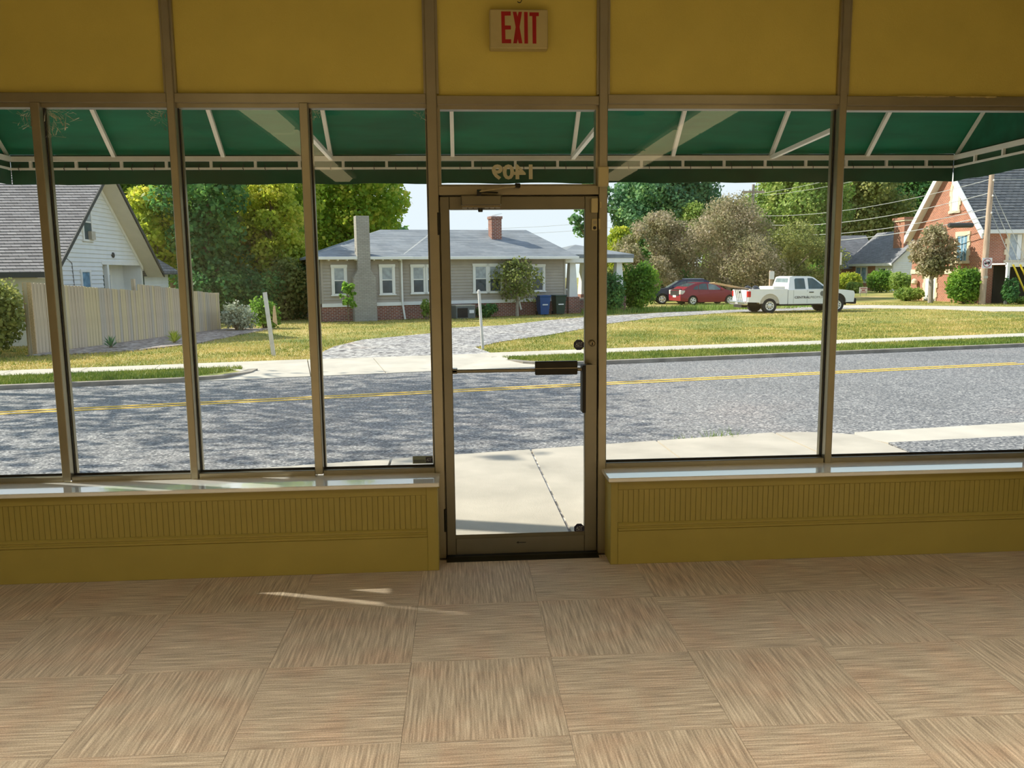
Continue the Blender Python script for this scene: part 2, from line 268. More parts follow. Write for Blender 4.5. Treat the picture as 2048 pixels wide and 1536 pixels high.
# ------------------------------------------------------------------ building helpers
class MB:
    def __init__(s): s.v = []; s.f = []
    def add(s, vs, fs):
        k = len(s.v); s.v += [tuple(p) for p in vs]; s.f += [tuple(i+k for i in f) for f in fs]; return s
    def box(s, x0, x1, y0, y1, z0, z1, c=0.0):
        if c > 0:
            pts = []; rings = [(c, 0), (0, c), (0, 1), (c, 1)]
            zz = [z0, z0+c, z1-c, z1]; ins = [c, 0, 0, c]
            for z, i in zip(zz, ins):
                a = c
                pts += [(x0+i+(0 if i else a), y0+i, z), (x1-i-(0 if i else a), y0+i, z), (x1-i, y0+i+(0 if i else a), z), (x1-i, y1-i-(0 if i else a), z),
                        (x1-i-(0 if i else a), y1-i, z), (x0+i+(0 if i else a), y1-i, z), (x0+i, y1-i-(0 if i else a), z), (x0+i, y0+i+(0 if i else a), z)]
            fs = [tuple(range(7, -1, -1)), tuple(range(24, 32))]
            for r_ in range(3):
                for k in range(8): fs.append((r_*8+k, r_*8+(k+1) % 8, (r_+1)*8+(k+1) % 8, (r_+1)*8+k))
            return s.add(pts, fs)
        return s.add([(x0, y0, z0), (x1, y0, z0), (x1, y1, z0), (x0, y1, z0), (x0, y0, z1), (x1, y0, z1), (x1, y1, z1), (x0, y1, z1)],
                     [(3, 2, 1, 0), (4, 5, 6, 7), (0, 1, 5, 4), (1, 2, 6, 5), (2, 3, 7, 6), (3, 0, 4, 7)])
    def prism(s, pts, fn0, fn1):      # closed polygon pts, two mapping functions
        n = len(pts); return s.add([fn0(p) for p in pts]+[fn1(p) for p in pts], [tuple(range(n-1, -1, -1)), tuple(range(n, 2*n))]+[(k, (k+1) % n, n+(k+1) % n, n+k) for k in range(n)])
    def xz(s, pts, y0, y1): return s.prism(pts, lambda p: (p[0], y0, p[1]), lambda p: (p[0], y1, p[1]))
    def yz(s, pts, x0, x1): return s.prism(pts, lambda p: (x0, p[0], p[1]), lambda p: (x1, p[0], p[1]))
    def xy(s, pts, z0, z1): return s.prism(pts, lambda p: (p[0], p[1], z0), lambda p: (p[0], p[1], z1))
    def tube(s, pts, rad, n=8, cap=True):
        pts = [Vector(p) for p in pts]; k0 = len(s.v); N = len(pts)
        if not hasattr(rad, '__len__'): rad = [rad]*N
        for i, p in enumerate(pts):
            d = (pts[min(i+1, N-1)]-pts[max(i-1, 0)]).normalized()
            a = d.cross(Vector((0, 0, 1)) if abs(d.z) < 0.9 else Vector((1, 0, 0))).normalized(); c = d.cross(a)
            for j in range(n):
                t = 2*math.pi*j/n; s.v.append(tuple(p+(a*math.cos(t)+c*math.sin(t))*rad[i]))
        for i in range(N-1):
            for j in range(n): s.f.append((k0+i*n+j, k0+i*n+(j+1) % n, k0+(i+1)*n+(j+1) % n, k0+(i+1)*n+j))
        if cap: s.f.append(tuple(k0+j for j in range(n-1, -1, -1))); s.f.append(tuple(k0+(N-1)*n+j for j in range(n)))
        return s
    def bar(s, a, c, w, h):           # rectangular bar between two points
        a = Vector(a); c = Vector(c); d = (c-a).normalized()
        u = d.cross(Vector((0, 0, 1)) if abs(d.z) < 0.95 else Vector((0, 1, 0))).normalized(); q = u.cross(d)
        P = [p+u*i*w/2+q*j*h/2 for p in (a, c) for i, j in ((-1, -1), (1, -1), (1, 1), (-1, 1))]
        return s.add(P, [(3, 2, 1, 0), (4, 5, 6, 7), (0, 1, 5, 4), (1, 2, 6, 5), (2, 3, 7, 6), (3, 0, 4, 7)])
    def lathe(s, prof, axis='z', o=(0, 0, 0), n=20):   # profile of (radius, height)
        k0 = len(s.v); N = len(prof)
        for r_, h in prof:
            for j in range(n):
                t = 2*math.pi*j/n; a, c = r_*math.cos(t), r_*math.sin(t)
                p = (a, c, h) if axis == 'z' else ((a, h, c) if axis == 'y' else (h, a, c))
                s.v.append((p[0]+o[0], p[1]+o[1], p[2]+o[2]))
        for i in range(N-1):
            for j in range(n): s.f.append((k0+i*n+j, k0+i*n+(j+1) % n, k0+(i+1)*n+(j+1) % n, k0+(i+1)*n+j))
        s.f.append(tuple(k0+j for j in range(n-1, -1, -1))); s.f.append(tuple(k0+(N-1)*n+j for j in range(n)))
        return s
    def build(s, name, m, parent=None, smooth=False, world=True):
        me = bpy.data.meshes.new(name)
        off = Vector((0, 0, 0))
        if parent is not None and world: off = world_loc(parent)
        me.from_pydata([(p[0]-off.x, p[1]-off.y, p[2]-off.z) for p in s.v], [], s.f)
        bm = bmesh.new(); bm.from_mesh(me); bmesh.ops.recalc_face_normals(bm, faces=bm.faces); bm.to_mesh(me); bm.free()
        if smooth:
            me.polygons.foreach_set('use_smooth', [True]*len(me.polygons))
            try: me.set_sharp_from_angle(angle=R(38))
            except Exception: pass
        me.materials.append(MATS[m])
        ob = bpy.data.objects.new(name, me); COL.objects.link(ob); ob.parent = parent
        return ob
def world_loc(o):
    p = Vector((0, 0, 0))
    while o is not None: p = p+o.location; o = o.parent
    return p
def tag(o, label=None, cat=None, group=None, kind=None):
    if label: o['label'] = label
    if cat: o['category'] = cat
    if group: o['group'] = group
    if kind: o['kind'] = kind
    return o
def thing(name, label, cat, loc=(0, 0, 0), rz=0.0, group=None, kind=None):
    o = bpy.data.objects.new(name, None); COL.objects.link(o); o.location = loc; o.rotation_euler = (0, 0, rz); o.empty_display_size = 0.1
    return tag(o, label, cat, group, kind)
def copy_part(o, loc, parent=None, rz=None):
    c = o.copy(); COL.objects.link(c); c.location = loc
    if parent is not None: c.parent = parent
    if rz is not None: c.rotation_euler = (0, 0, rz)
    return c
def one(name, m, mb, label, cat, loc, group=None, kind=None, smooth=False):
    """a thing that is a single mesh, given in world coordinates, with its origin at loc"""
    e = MB(); e.f = mb.f; e.v = [(p[0]-loc[0], p[1]-loc[1], p[2]-loc[2]) for p in mb.v]
    o = e.build(name, m, None, smooth); o.location = loc
    return tag(o, label, cat, group, kind)
def text_geo(txt, size, depth, bold=0.0, shear=0.0, sx=1.0):
    cu = bpy.data.curves.new('lettering', 'FONT'); cu.body = txt; cu.size = size; cu.extrude = depth/2; cu.offset = bold; cu.shear = shear
    cu.resolution_u = 3
    ob = bpy.data.objects.new('lettering', cu); COL.objects.link(ob)
    dg = bpy.context.evaluated_depsgraph_get(); dg.update()
    me = bpy.data.meshes.new_from_object(ob.evaluated_get(dg)); bpy.data.objects.remove(ob); bpy.data.curves.remove(cu)
    vs = [(v.co.x*sx, v.co.y, v.co.z) for v in me.vertices]; fs = [tuple(p.vertices) for p in me.polygons]
    bpy.data.meshes.remove(me)
    x0 = min(v[0] for v in vs); x1 = max(v[0] for v in vs); y0 = min(v[1] for v in vs); y1 = max(v[1] for v in vs)
    return vs, fs, (x0, x1, y0, y1)
def text_into(mb, txt, x0, x1, z0, z1, y, depth=0.001, mirror=False, bold=0.0, shear=0.0):
    """fit lettering to the rectangle x0..x1, z0..z1 on a plane of constant y"""
    vs, fs, (a, b_, c, d) = text_geo(txt, 1.0, 0.0, bold, shear)
    out = []
    for vx, vy, vz in vs:
        t = (vx-a)/(b_-a); t = 1-t if mirror else t
        out.append((x0+(x1-x0)*t, y, z0+(z1-z0)*(vy-c)/(d-c)))
    mb.add(out, fs); return mb
def fast_mesh(name, verts, nv, m, parent=None, loc=None):
    """verts (N*nv,3) numpy: N separate polygons of nv corners"""
    me = bpy.data.meshes.new(name); n = len(verts)//nv
    me.vertices.add(n*nv); me.vertices.foreach_set('co', np.asarray(verts, dtype=np.float32).ravel())
    me.loops.add(n*nv); me.loops.foreach_set('vertex_index', np.arange(n*nv, dtype=np.int32))
    me.polygons.add(n); me.polygons.foreach_set('loop_start', np.arange(0, n*nv, nv, dtype=np.int32)); me.polygons.foreach_set('loop_total', np.full(n, nv, dtype=np.int32))
    me.update(calc_edges=True); me.materials.append(MATS[m])
    ob = bpy.data.objects.new(name, me); COL.objects.link(ob); ob.parent = parent
    if loc: ob.location = loc
    return ob

# road frame: s runs along the street, u across it; the land is one gentle plane beyond the far kerb
AL = R(11.6); NV = np.array([-math.sin(AL), math.cos(AL)]); RV = np.array([math.cos(AL), math.sin(AL)])
def su(s, u): return (s*RV[0]+u*NV[0], s*RV[1]+u*NV[1])
def U(x, y): return x*NV[0]+y*NV[1]
def S(x, y): return x*RV[0]+y*RV[1]
def g_walk(x, y): return -0.10-(max(4.5, min(8.3, U(x, y)))-4.5)*0.0229
def g_road(x, y): return -0.26-(U(x, y)-7.5)*0.0195
def g_land(x, y): return -0.40-(min(45.0, U(x, y))-18)*0.0056
def slab(mb, poly, g, top=0.0, th=0.1):
    n = len(poly)
    return mb.add([(x, y, g(x, y)+top) for x, y in poly]+[(x, y, g(x, y)+top-th) for x, y in poly], [tuple(range(n)), tuple(range(2*n-1, n-1, -1))]+[(k, (k+1) % n, n+(k+1) % n, n+k) for k in range(n)])

# ================================================================== THE ROOM
YF, YG = 4.62, 4.68          # frame face and glass
XL, XR, YB, ZC = -3.02, 3.62, -6.5, 3.34
# floor of carpet tiles
TT = 0.6096; TX0, TY0 = -1.4594, 2.7318
floor = one('floor', 'sand_joint', MB().box(XL-0.1, XR+0.1, YB-0.1, 4.70, -0.12, -0.006), 'striped brown carpet tile floor of the shop', 'floor', (0, 0, -0.006), kind='structure')
tile0 = None
def tile_mesh(w, d):
    return MB().box(-w/2+0.0006, w/2-0.0006, -d/2+0.0006, d/2-0.0006, -0.006, 0.0, 0.0)
cache = {}
for i in range(-3, 9):
    for j in range(-16, 5):
        x0, x1 = max(XL, TX0+TT*i), min(XR, TX0+TT*(i+1)); y0, y1 = max(YB, TY0+TT*j), min(4.60, TY0+TT*(j+1))
        if x1-x0 < 0.02 or y1-y0 < 0.02: continue
        turn = (i+j) % 2 == 0          # stripes run front to back
        w, d = (x1-x0, y1-y0) if not turn else (y1-y0, x1-x0)
        key = (round(w, 3), round(d, 3)); c = ((x0+x1)/2, (y0+y1)/2, 0.006)
        if key not in cache:
            cache[key] = tile_mesh(w, d).build('carpet_tile', 'carpet', floor, world=False); o_ = cache[key]; o_.location = c
            o_.rotation_euler = (0, 0, R(90) if turn else 0)
        else: copy_part(cache[key], c, floor, R(90) if turn else 0)
# side and back walls, ceiling
one('wall_left', 'wall_paint', MB().box(XL-0.15, XL, YB-0.15, 4.75, -0.1, ZC+0.1), 'plain cream side wall left of the shop window', 'wall', (XL, 0, 0), kind='structure')
one('wall_right', 'wall_paint', MB().box(XR, XR+0.15, YB-0.15, 4.75, -0.1, ZC+0.1), 'plain cream side wall right of the shop window', 'wall', (XR, 0, 0), kind='structure')
one('wall_back', 'wall_paint', MB().box(XL, XR, YB-0.15, YB, -0.1, ZC+0.1), 'plain cream wall at the back of the shop', 'wall', (0, YB, 0), kind='structure')
one('ceiling', 'ceiling_paint', MB().box(XL, XR, YB, 4.75, ZC, ZC+0.1), 'off white ceiling of the shop', 'ceiling', (0, 0, ZC), kind='structure')
# ceiling fixtures, the ones mirrored in the glass
for k, (xc, lab) in enumerate(((-1.95, 'long fluorescent ceiling fixture mirrored in the left window panes'), (2.68, 'long fluorescent ceiling fixture mirrored in the right window pane'))):
    t = thing('ceiling_light', lab, 'light', (xc, -1.8, ZC), group='fluorescent ceiling fixtures')
    for q in range(4):
        y1 = 1.45-q*1.62; y0 = y1-1.56
        MB().box(xc-0.24, xc+0.24, y0, y1, ZC-0.05, ZC).build('housing', 'fixture_white', t)
        MB().prism([(-0.17, 0), (-0.12, -0.055), (0.12, -0.055), (0.17, 0)], lambda p: (xc+p[0], y0+0.03, ZC-0.05+p[1]), lambda p: (xc+p[0], y1-0.03, ZC-0.05+p[1])).build('diffuser', 'lamp_diffuser', t)
        ld = bpy.data.lights.new('tube_light', 'AREA'); ld.shape = 'RECTANGLE'; ld.size = 0.24; ld.size_y = 1.4; ld.energy = 44.0; ld.color = (1.0, 0.93, 0.78); ld.spread = R(120)
        lo_ = bpy.data.objects.new('tube_light', ld); COL.objects.link(lo_); lo_.parent = t; lo_.location = (0, (y0+y1)/2+1.8, -0.112)

# added fill lamps in the unseen ceiling, put in to brighten the carpet
for k, (xc, yc, lab) in enumerate(((-2.1, 2.15, 'added fill lamp over the left front of the shop'), (-0.5, 2.15, 'added fill lamp left of the door axis'), (1.1, 2.15, 'added fill lamp right of the door axis'), (2.7, 2.15, 'added fill lamp over the right front of the shop'), (-1.3, 0.5, 'added fill lamp further back on the left'), (1.9, 0.5, 'added fill lamp further back on the right'))):
    t = thing('fill_downlight', lab, 'light', (xc, yc, ZC), group='added ceiling fill lamps')
    MB().lathe([(0.085, -0.001), (0.105, -0.001), (0.105, -0.008), (0.085, -0.008), (0.080, -0.001)], 'z', (0, 0, 0), 24).build('trim_ring', 'dark_bronze', t, world=False)
    ld = bpy.data.lights.new('floor_fill', 'AREA'); ld.shape = 'DISK'; ld.size = 0.15; ld.energy = 5.4; ld.color = (1.0, 0.93, 0.82); ld.spread = R(64)
    lo_ = bpy.data.objects.new('floor_fill', ld); COL.objects.link(lo_); lo_.parent = t; lo_.location = (0, 0, -0.012)
# front wall above the glass: posts and panels
wf = thing('wall_front', 'tan panels between aluminium posts above the shop windows', 'wall', (0.3, YF, 0), kind='structure')
POSTS = [(-2.98, -2.93), (-1.55, -1.508), (-0.163, -0.105), (0.793, 0.842), (2.165, 2.206), (3.53, 3.58)]
for x0, x1 in POSTS:
    MB().box(x0, x1, YF, YF+0.12, 0.0, ZC, 0.004).build('post', 'aluminium', wf)
for (a0, a1), (b0, b1) in zip(POSTS[:-1], POSTS[1:]):
    MB().box(a1-0.004, b0+0.004, YF+0.035, YF+0.075, 2.60, ZC).build('upper_panel', 'panel_paint', wf)
    MB().box(a1, a1+0.012, YF+0.012, YF+0.05, 2.645, ZC).build('panel_bead', 'aluminium', wf)
    MB().box(b0-0.012, b0, YF+0.012, YF+0.05, 2.645, ZC).build('panel_bead', 'aluminium', wf)
    if b1 > 3.5: zt, zb = 2.640, 2.588
    elif a0 > -0.2 and a0 < 0: zt, zb = 2.635, 2.588
    else: zt, zb = 2.644, 2.594
    MB().box(a1, b0, YF+0.004, YF+0.10, zb, zt, 0.003).build('head_rail', 'aluminium', wf)
    MB().box(a1, b0, YF+0.03, YF+0.09, zb-0.022, zb).build('head_stop', 'aluminium', wf)
MB().box(XL, -2.98, YF, YF+0.12, 0, ZC).build('jamb_filler', 'cream_paint', wf); MB().box(3.58, XR, YF, YF+0.12, 0, ZC).build('jamb_filler', 'cream_paint', wf)
MB().box(XL-0.3, XR+0.3, 4.745, 4.85, 2.66, 4.2).build('outer_fascia', 'brick_red', wf)
for xa, xb in ((XL-0.33, -2.945), (3.545, XR+0.33)): MB().box(xa, xb, 4.742, 4.812, -0.2, 2.66).build('brick_pier', 'brick_red', wf)
# windows
def window(n, label, bays, mullions, zb=0.520, zt=2.575):
    w = thing('window_%d' % n, label, 'window', ((bays[0][0]+bays[-1][1])/2, YG, zb), kind='structure')
    for x0, x1 in bays:
        MB().box(x0, x1, YG-0.003, YG+0.003, zb+0.035, zt).build('pane', 'pane_glass', w)
        MB().box(x0, x1, YF+0.012, YF+0.10, zb-0.02, zb+0.030, 0.003).build('bottom_rail', 'aluminium', w)
        MB().box(x0, x1, YG-0.010, YG-0.003, zb+0.030, zb+0.041).build('gasket', 'rubber', w)
        for xa in (x0, x1-0.005): MB().box(xa, xa+0.005, YG-0.009, YG-0.003, zb+0.03, zt).build('gasket', 'rubber', w)
        for xa in (x0, x1-0.010): MB().box(xa, xa+0.010, YG+0.004, YG+0.03, zb+0.03, zt).build('outer_stop', 'aluminium', w)
    for x0, x1 in mullions: MB().box(x0, x1, YF+0.002, YF+0.11, zb+0.01, 2.594, 0.003).build('mullion', 'aluminium', w)
    return w
window(1, 'four tall narrow panes left of the glass door', [(-2.93, -2.260), (-2.214, -1.55), (-1.508, -0.850), (-0.804, -0.163)], [(-2.260, -2.214), (-0.850, -0.804)])
window(3, 'two wide panes right of the glass door', [(0.842, 2.165), (2.206, 3.53)], [])
w2 = thing('window_2', 'transom light over the glass door', 'window', (0.34, YG, 2.15), kind='structure')
MB().box(-0.105, 0.793, YG-0.003, YG+0.003, 2.15, 2.575).build('pane', 'pane_glass', w2)
MB().box(-0.105, 0.793, YF+0.004, YF+0.11, 2.100, 2.152, 0.003).build('door_head', 'aluminium', w2)
for xa in (-0.105, 0.777): MB().box(xa, xa+0.016, YF+0.02, YF+0.09, 2.152, 2.57).build('transom_stop', 'aluminium', w2)
MB().box(-0.09, 0.78, YG-0.016, YG+0.016, 2.152, 2.163).build('transom_stop', 'aluminium', w2)
for xa, xb in ((-0.107, -0.088), (0.776, 0.795)): MB().box(xa, xb, 4.679, 4.71, 0.0, 2.12).build('door_stop', 'door_aluminium', w2)
MB().box(-0.107, 0.795, 4.679, 4.71, 2.075, 2.12).build('door_stop', 'door_aluminium', w2)
num = one('address_numerals', 'vinyl_ivory', text_into(MB(), '1409', 0.194, 0.425, 2.190, 2.275, YG+0.0045, mirror=True, bold=0.035), 'cream vinyl 1409 house number seen in reverse on the transom', 'numerals', (0.31, YG, 2.19))
# sills and bulkheads
def bulkhead(side, x0, x1, end, label):
    w = thing('wall_bulkhead_'+side, label, 'wall', ((x0+x1)/2, 4.44, 0), kind='structure')
    MB().box(x0, x1, 4.452, 4.74, 0.0, 0.496).build('core', 'cream_paint', w)
    s_ = 1 if end > (x0+x1)/2 else -1
    ex0, ex1 = (end-0.062, end) if s_ > 0 else (end, end+0.042)
    MB().box(ex0, ex1, 4.436, 4.452, 0.0, 0.496, 0.002).build('end_stile', 'bead_paint_shaded', w)
    a, b_ = (x0, ex0) if s_ > 0 else (ex1, x1)
    MB().box(a, b_, 4.438, 4.452, 0.440, 0.496, 0.002).build('top_rail', 'bead_paint_shaded', w)
    base = MB().box(a, b_, 4.434, 4.452, 0.0, 0.198, 0.002).build('baseboard', 'bead_paint_shaded', w)
    MB().yz([(4.452, 0.198), (4.432, 0.198), (4.426, 0.204), (4.426, 0.213), (4.436, 0.218), (4.436, 0.224), (4.430, 0.229), (4.430, 0.238), (4.440, 0.245), (4.452, 0.245)], a, b_).build('base_cap', 'bead_paint_shaded', w)
    p0 = None; pw = 0.0302; n = int((b_-a)/pw)
    for k in range(n):
        xc = (b_-(k+0.5)*pw) if s_ > 0 else (a+(k+0.5)*pw)
        if p0 is None:
            p0 = MB().xz([(-pw/2+0.0012, 0.0), (pw/2-0.0012, 0.0), (pw/2-0.0012, 0.197), (-pw/2+0.0012, 0.197)], -0.006, 0.0).build('plank', 'bead_paint_shaded', w, world=False)
            p0.location = (xc-w.location.x, 4.452-4.44, 0.244)
        else: copy_part(p0, (xc-w.location.x, 4.452-4.44, 0.244), w)
    sx0, sx1 = (x0, end+0.012) if s_ > 0 else (end-0.021, x1)
    MB().box(sx0, sx1, 4.392, 4.64, 0.496, 0.520, 0.004).build('window_sill', 'sill_paint', w)
    MB().box(sx0, sx1, 4.425, 4.440, 0.482, 0.496).build('sill_cove', 'bead_paint_shaded', w)
    return w
bulkhead('left', XL, -0.145, -0.145, 'cream beadboard bulkhead with white sill left of the door')
bulkhead('right', 0.837, XR, 0.837, 'cream beadboard bulkhead with white sill right of the door')

# the glass door
d = thing('door_1', 'narrow stile aluminium and glass shop door', 'door', (0.343, YF, 0), kind='structure')
MB().box(-0.101, -0.048, 4.632, 4.676, 0.016, 2.094, 0.003).build('hinge_stile', 'door_aluminium', d)
MB().box(0.716, 0.789, 4.632, 4.676, 0.016, 2.094, 0.003).build('lock_stile', 'door_aluminium', d)
MB().box(-0.048, 0.716, 4.633, 4.675, 2.022, 2.094, 0.003).build('top_rail', 'door_aluminium', d)
MB().box(-0.048, 0.716, 4.633, 4.675, 0.016, 0.118, 0.003).build('bottom_rail', 'door_aluminium', d)
MB().yz([(4.633, 0.118), (4.675, 0.118), (4.675, 0.124), (4.650, 0.134)], -0.048, 0.716).build('glazing_bead', 'door_aluminium', d)
MB().box(-0.048, 0.716, 4.651, 4.657, 0.118, 2.022).build('pane', 'pane_glass', d)
for z0, z1 in ((1.883, 2.006), (0.167, 0.303)):
    h_ = MB().tube([(-0.108, 4.618, z0), (-0.108, 4.618, z1)], 0.008, 10).build('hinge', 'dark_bronze', d, True)
pb = MB().box(-0.05, 0.72, 4.572, 4.590, 1.108, 1.128, 0.004).build('push_bar', 'door_aluminium', d)
MB().box(0.42, 0.662, 4.545, 4.572, 1.092, 1.170, 0.004).build('push_paddle', 'dark_bronze', pb)
MB().box(0.42, 0.662, 4.541, 4.546, 1.128, 1.132).build('paddle_groove', 'brass_dull', pb)
for xx in (-0.05, 0.700): MB().box(xx, xx+0.03, 4.572, 4.640, 1.104, 1.132, 0.004).build('bar_bracket', 'door_aluminium', pb)
pl = MB().box(0.690, 0.758, 4.549, 4.632, 0.868, 1.143, 0.003).build('pull_handle', 'rubber', d)
MB().box(0.709, 0.764, 4.541, 4.5492, 0.866, 1.147).build('handle_face', 'door_aluminium', pl)
lk = MB().lathe([(0.019, 0.632-4.0+3.988), (0.019, 0.612-4.0+3.996), (0.012, 0.600-4.0+4.0)], 'y', (0.757, 4.012, 1.262), 18).build('lock_cylinder', 'brass_dull', d, True)
MB().box(0.754, 0.760, 4.606, 4.6125, 1.252, 1.268).build('keyhole', 'rubber', lk)
cl = MB().box(0.018, 0.242, 4.570, 4.633, 2.040, 2.096, 0.006).build('door_closer', 'door_aluminium', d)
MB().box(0.025, 0.235, 4.585, 4.633, 2.028, 2.040).build('closer_cover', 'brass_dull', cl)
for k in range(6): MB().lathe([(0.004, 0), (0.004, -0.004)], 'z', (0.055+k*0.03, 4.60, 2.029), 8).build('screw', 'dark_bronze', cl)
MB().lathe([(0.016, 0), (0.012, -0.022)], 'z', (0.125, 4.61, 2.029), 12).build('spindle', 'dark_bronze', cl, True)
ar = MB().bar((0.118, 4.555, 2.112), (0.335, 4.600, 2.146), 0.022, 0.007).build('closer_arm', 'brass_dull', d)
MB().bar((0.118, 4.575, 2.096), (0.118, 4.560, 2.120), 0.024, 0.02).build('arm_knuckle', 'dark_bronze', ar)
MB().bar((0.118, 4.56, 2.113), (0.22, 4.61, 2.112), 0.018, 0.006).build('arm_link', 'dark_bronze', ar)
MB().box(0.318, 0.348, 4.585, 4.625, 2.136, 2.160, 0.003).build('arm_bracket', 'dark_bronze', ar)
arr = MB().xz([(0.309, 0.0825), (0.322, 0.0900), (0.322, 0.0845), (0.366, 0.0845), (0.366, 0.0805), (0.322, 0.0805), (0.322, 0.0750)], 4.6315, 4.6335).build('arrow_mark', 'rubber', d)
one('door_threshold', 'dark_bronze', MB().yz([(4.555, 0.0), (4.72, -0.02), (4.72, 0.012), (4.60, 0.014), (4.575, 0.006)], -0.105, 0.793), 'dark metal threshold under the glass door', 'threshold', (0.34, 4.62, 0))
# alarm sensors and stickers
one('alarm_sensor', 'ivory_plastic', MB().box(0.748, 0.786, 4.606, 4.632, 2.000, 2.080, 0.003), 'ivory alarm sensor at the top corner of the door', 'sensor', (0.767, 4.632, 2.0))
one('alarm_magnet', 'ivory_plastic', MB().box(0.795, 0.806, 4.606, 4.62, 2.025, 2.061, 0.002), 'small ivory magnet on the frame beside the top door sensor', 'magnet', (0.8, 4.62, 2.02))
cs = thing('contact_switch', 'ivory contact switch with square button below the door sensor', 'sensor', (0.768, 4.632, 1.903))
MB().box(0.752, 0.785, 4.618, 4.632, 1.903, 1.967, 0.003).build('case', 'ivory_plastic', cs)
MB().box(0.761, 0.778, 4.614, 4.618, 1.938, 1.956).build('button', 'aluminium', cs); MB().lathe([(0.010, 0), (0.007, -0.005)], 'y', (0.769, 4.618, 1.916), 12).build('seal', 'rubber', cs)
one('contact_magnet', 'ivory_plastic', MB().box(0.790, 0.801, 4.606, 4.62, 1.906, 1.967, 0.002), 'slim ivory magnet on the frame beside the contact switch', 'magnet', (0.795, 4.62, 1.9))
one('junction_box', 'ivory_plastic', MB().box(0.784, 0.843, 4.590, 4.62, 2.142, 2.251, 0.004), 'ivory plastic box on the post right of the transom', 'box', (0.81, 4.62, 2.142))
def octagon_sticker(x, z, r_, label):
    t = thing('security_sticker', label, 'sticker', (x, 4.650, z-r_), group='octagonal door stickers')
    MB().xz([(x+r_*math.cos(R(22.5+45*k)), z+r_*math.sin(R(22.5+45*k))) for k in range(8)], 4.6495, 4.6507).build('backing', 'sticker_navy', t)
    text_into(MB(), 'ADT', x-r_*0.62, x+r_*0.66, z-r_*0.18, z+r_*0.42, 4.6490, bold=0.0, shear=0.3).build('lettering', 'sticker_print', t)
    MB().box(x-r_*0.6, x+r_*0.6, 4.6489, 4.6494, z-r_*0.36, z-r_*0.30).build('print_line', 'sticker_print', t)
octagon_sticker(0.684, 1.252, 0.0325, 'navy octagonal sticker on the door glass above the push bar')
octagon_sticker(0.687, 0.151, 0.0325, 'navy octagonal sticker at the bottom corner of the door glass')
t = thing('window_sticker', 'grey and navy sticker in the bottom corner of the pane left of the door', 'sticker', (-0.233, YG-0.004, 0.56))
MB().box(-0.292, -0.174, YG-0.0045, YG-0.0032, 0.566, 0.611).build('backing', 'sticker_grey', t)
MB().box(-0.216, -0.178, YG-0.0052, YG-0.0046, 0.572, 0.604).build('panel', 'sticker_navy', t)
text_into(MB(), 'ADT', -0.213, -0.181, 0.580, 0.598, YG-0.0056, shear=0.3).build('lettering', 'sticker_print', t)
for q, z in enumerate((0.584, 0.576)): MB().box(-0.287, -0.221, YG-0.0052, YG-0.0046, z, z+0.0035).build('print_line', 'sticker_navy', t)
# exit sign
e = thing('exit_sign', 'ivory exit sign with red letters above the door', 'sign', (0.347, YF+0.035, 2.873))
MB().box(0.189, 0.505, 4.585, YF+0.036, 2.873, 3.076, 0.006).build('housing', 'sign_plastic', e)
def letters(px, py):       # strokes traced as upright condensed capitals
    X0, Z1 = 0.189, 3.076; kx = 0.316/1470.0; kz = 0.203/960.0
    return [(X0+(x-245)*kx, Z1-(y-285)*kz) for x, y in zip(px, py)]
E_ = letters([538, 778, 778, 628, 628, 778, 778, 635, 640, 782, 782, 548], [350, 350, 448, 452, 690, 692, 784, 788, 1025, 1025, 1122, 1122])
X_ = letters([830, 920, 948, 975, 1060, 998, 1065, 975, 948, 925, 835, 900], [357, 357, 470, 357, 357, 725, 1122, 1122, 1020, 1122, 1122, 725])
I_ = letters([1112, 1203, 1207, 1116], [357, 357, 1126, 1126])
T_ = letters([1248, 1484, 1484, 1418, 1418, 1325, 1320, 1248], [366, 366, 455, 458, 1126, 1126, 455, 455])
for nm, poly in (('letter_e', E_), ('letter_x', X_), ('letter_i', I_), ('letter_t', T_)): MB().xz(poly, 4.5835, 4.5855).build(nm, 'sign_red', e)
one('ceiling_hook', 'dark_bronze', MB().tube([(0.352+0.012*math.cos(t_), 4.60, 3.125+0.012*math.sin(t_)) for t_ in np.linspace(-2.6, 1.57, 12)]+[(0.352, 4.60, 3.2), (0.352, 4.60, ZC)], 0.0025, 6), 'thin dark wire hook hanging above the exit sign', 'hook', (0.352, 4.6, 3.12))

for k, (wx, wz, sx_, n_, rr_, lab) in enumerate(((-2.205, 2.570, 1, 110, 0.17, 'largest cobweb in the top corner right of the leftmost mullion'), (-1.558, 2.570, -1, 60, 0.11, 'cobweb in the top corner left of the second post'), (-2.268, 2.570, -1, 60, 0.12, 'cobweb in the top corner of the leftmost pane'), (-0.170, 2.570, -1, 34, 0.07, 'small cobweb in the top corner beside the door post'), (-0.795, 2.570, 1, 34, 0.07, 'small cobweb in the top corner right of the slim mullion'))):
    P = np.zeros((n_, 3, 3)); a_ = RNG.uniform(0, np.pi/2, n_); r0 = rr_*RNG.uniform(0.05, 0.85, n_); r1 = r0+rr_*RNG.uniform(0.1, 0.35, n_); j_ = RNG.normal(0, 0.35, n_)
    for q, (rq, da, off) in enumerate(((r0, 0, 0), (r1, j_, 0), (r1, j_, 0.0014))): P[:, q] = np.stack([sx_*rq*np.cos(a_+da)+off, RNG.uniform(-0.012, 0.0, n_), -rq*np.sin(a_+da)+off], 1)
    tag(fast_mesh('cobweb', P.reshape(-1, 3), 3, 'vinyl_ivory', loc=(wx, YG-0.006, wz)), lab, 'cobweb', 'cobwebs in the window corners')
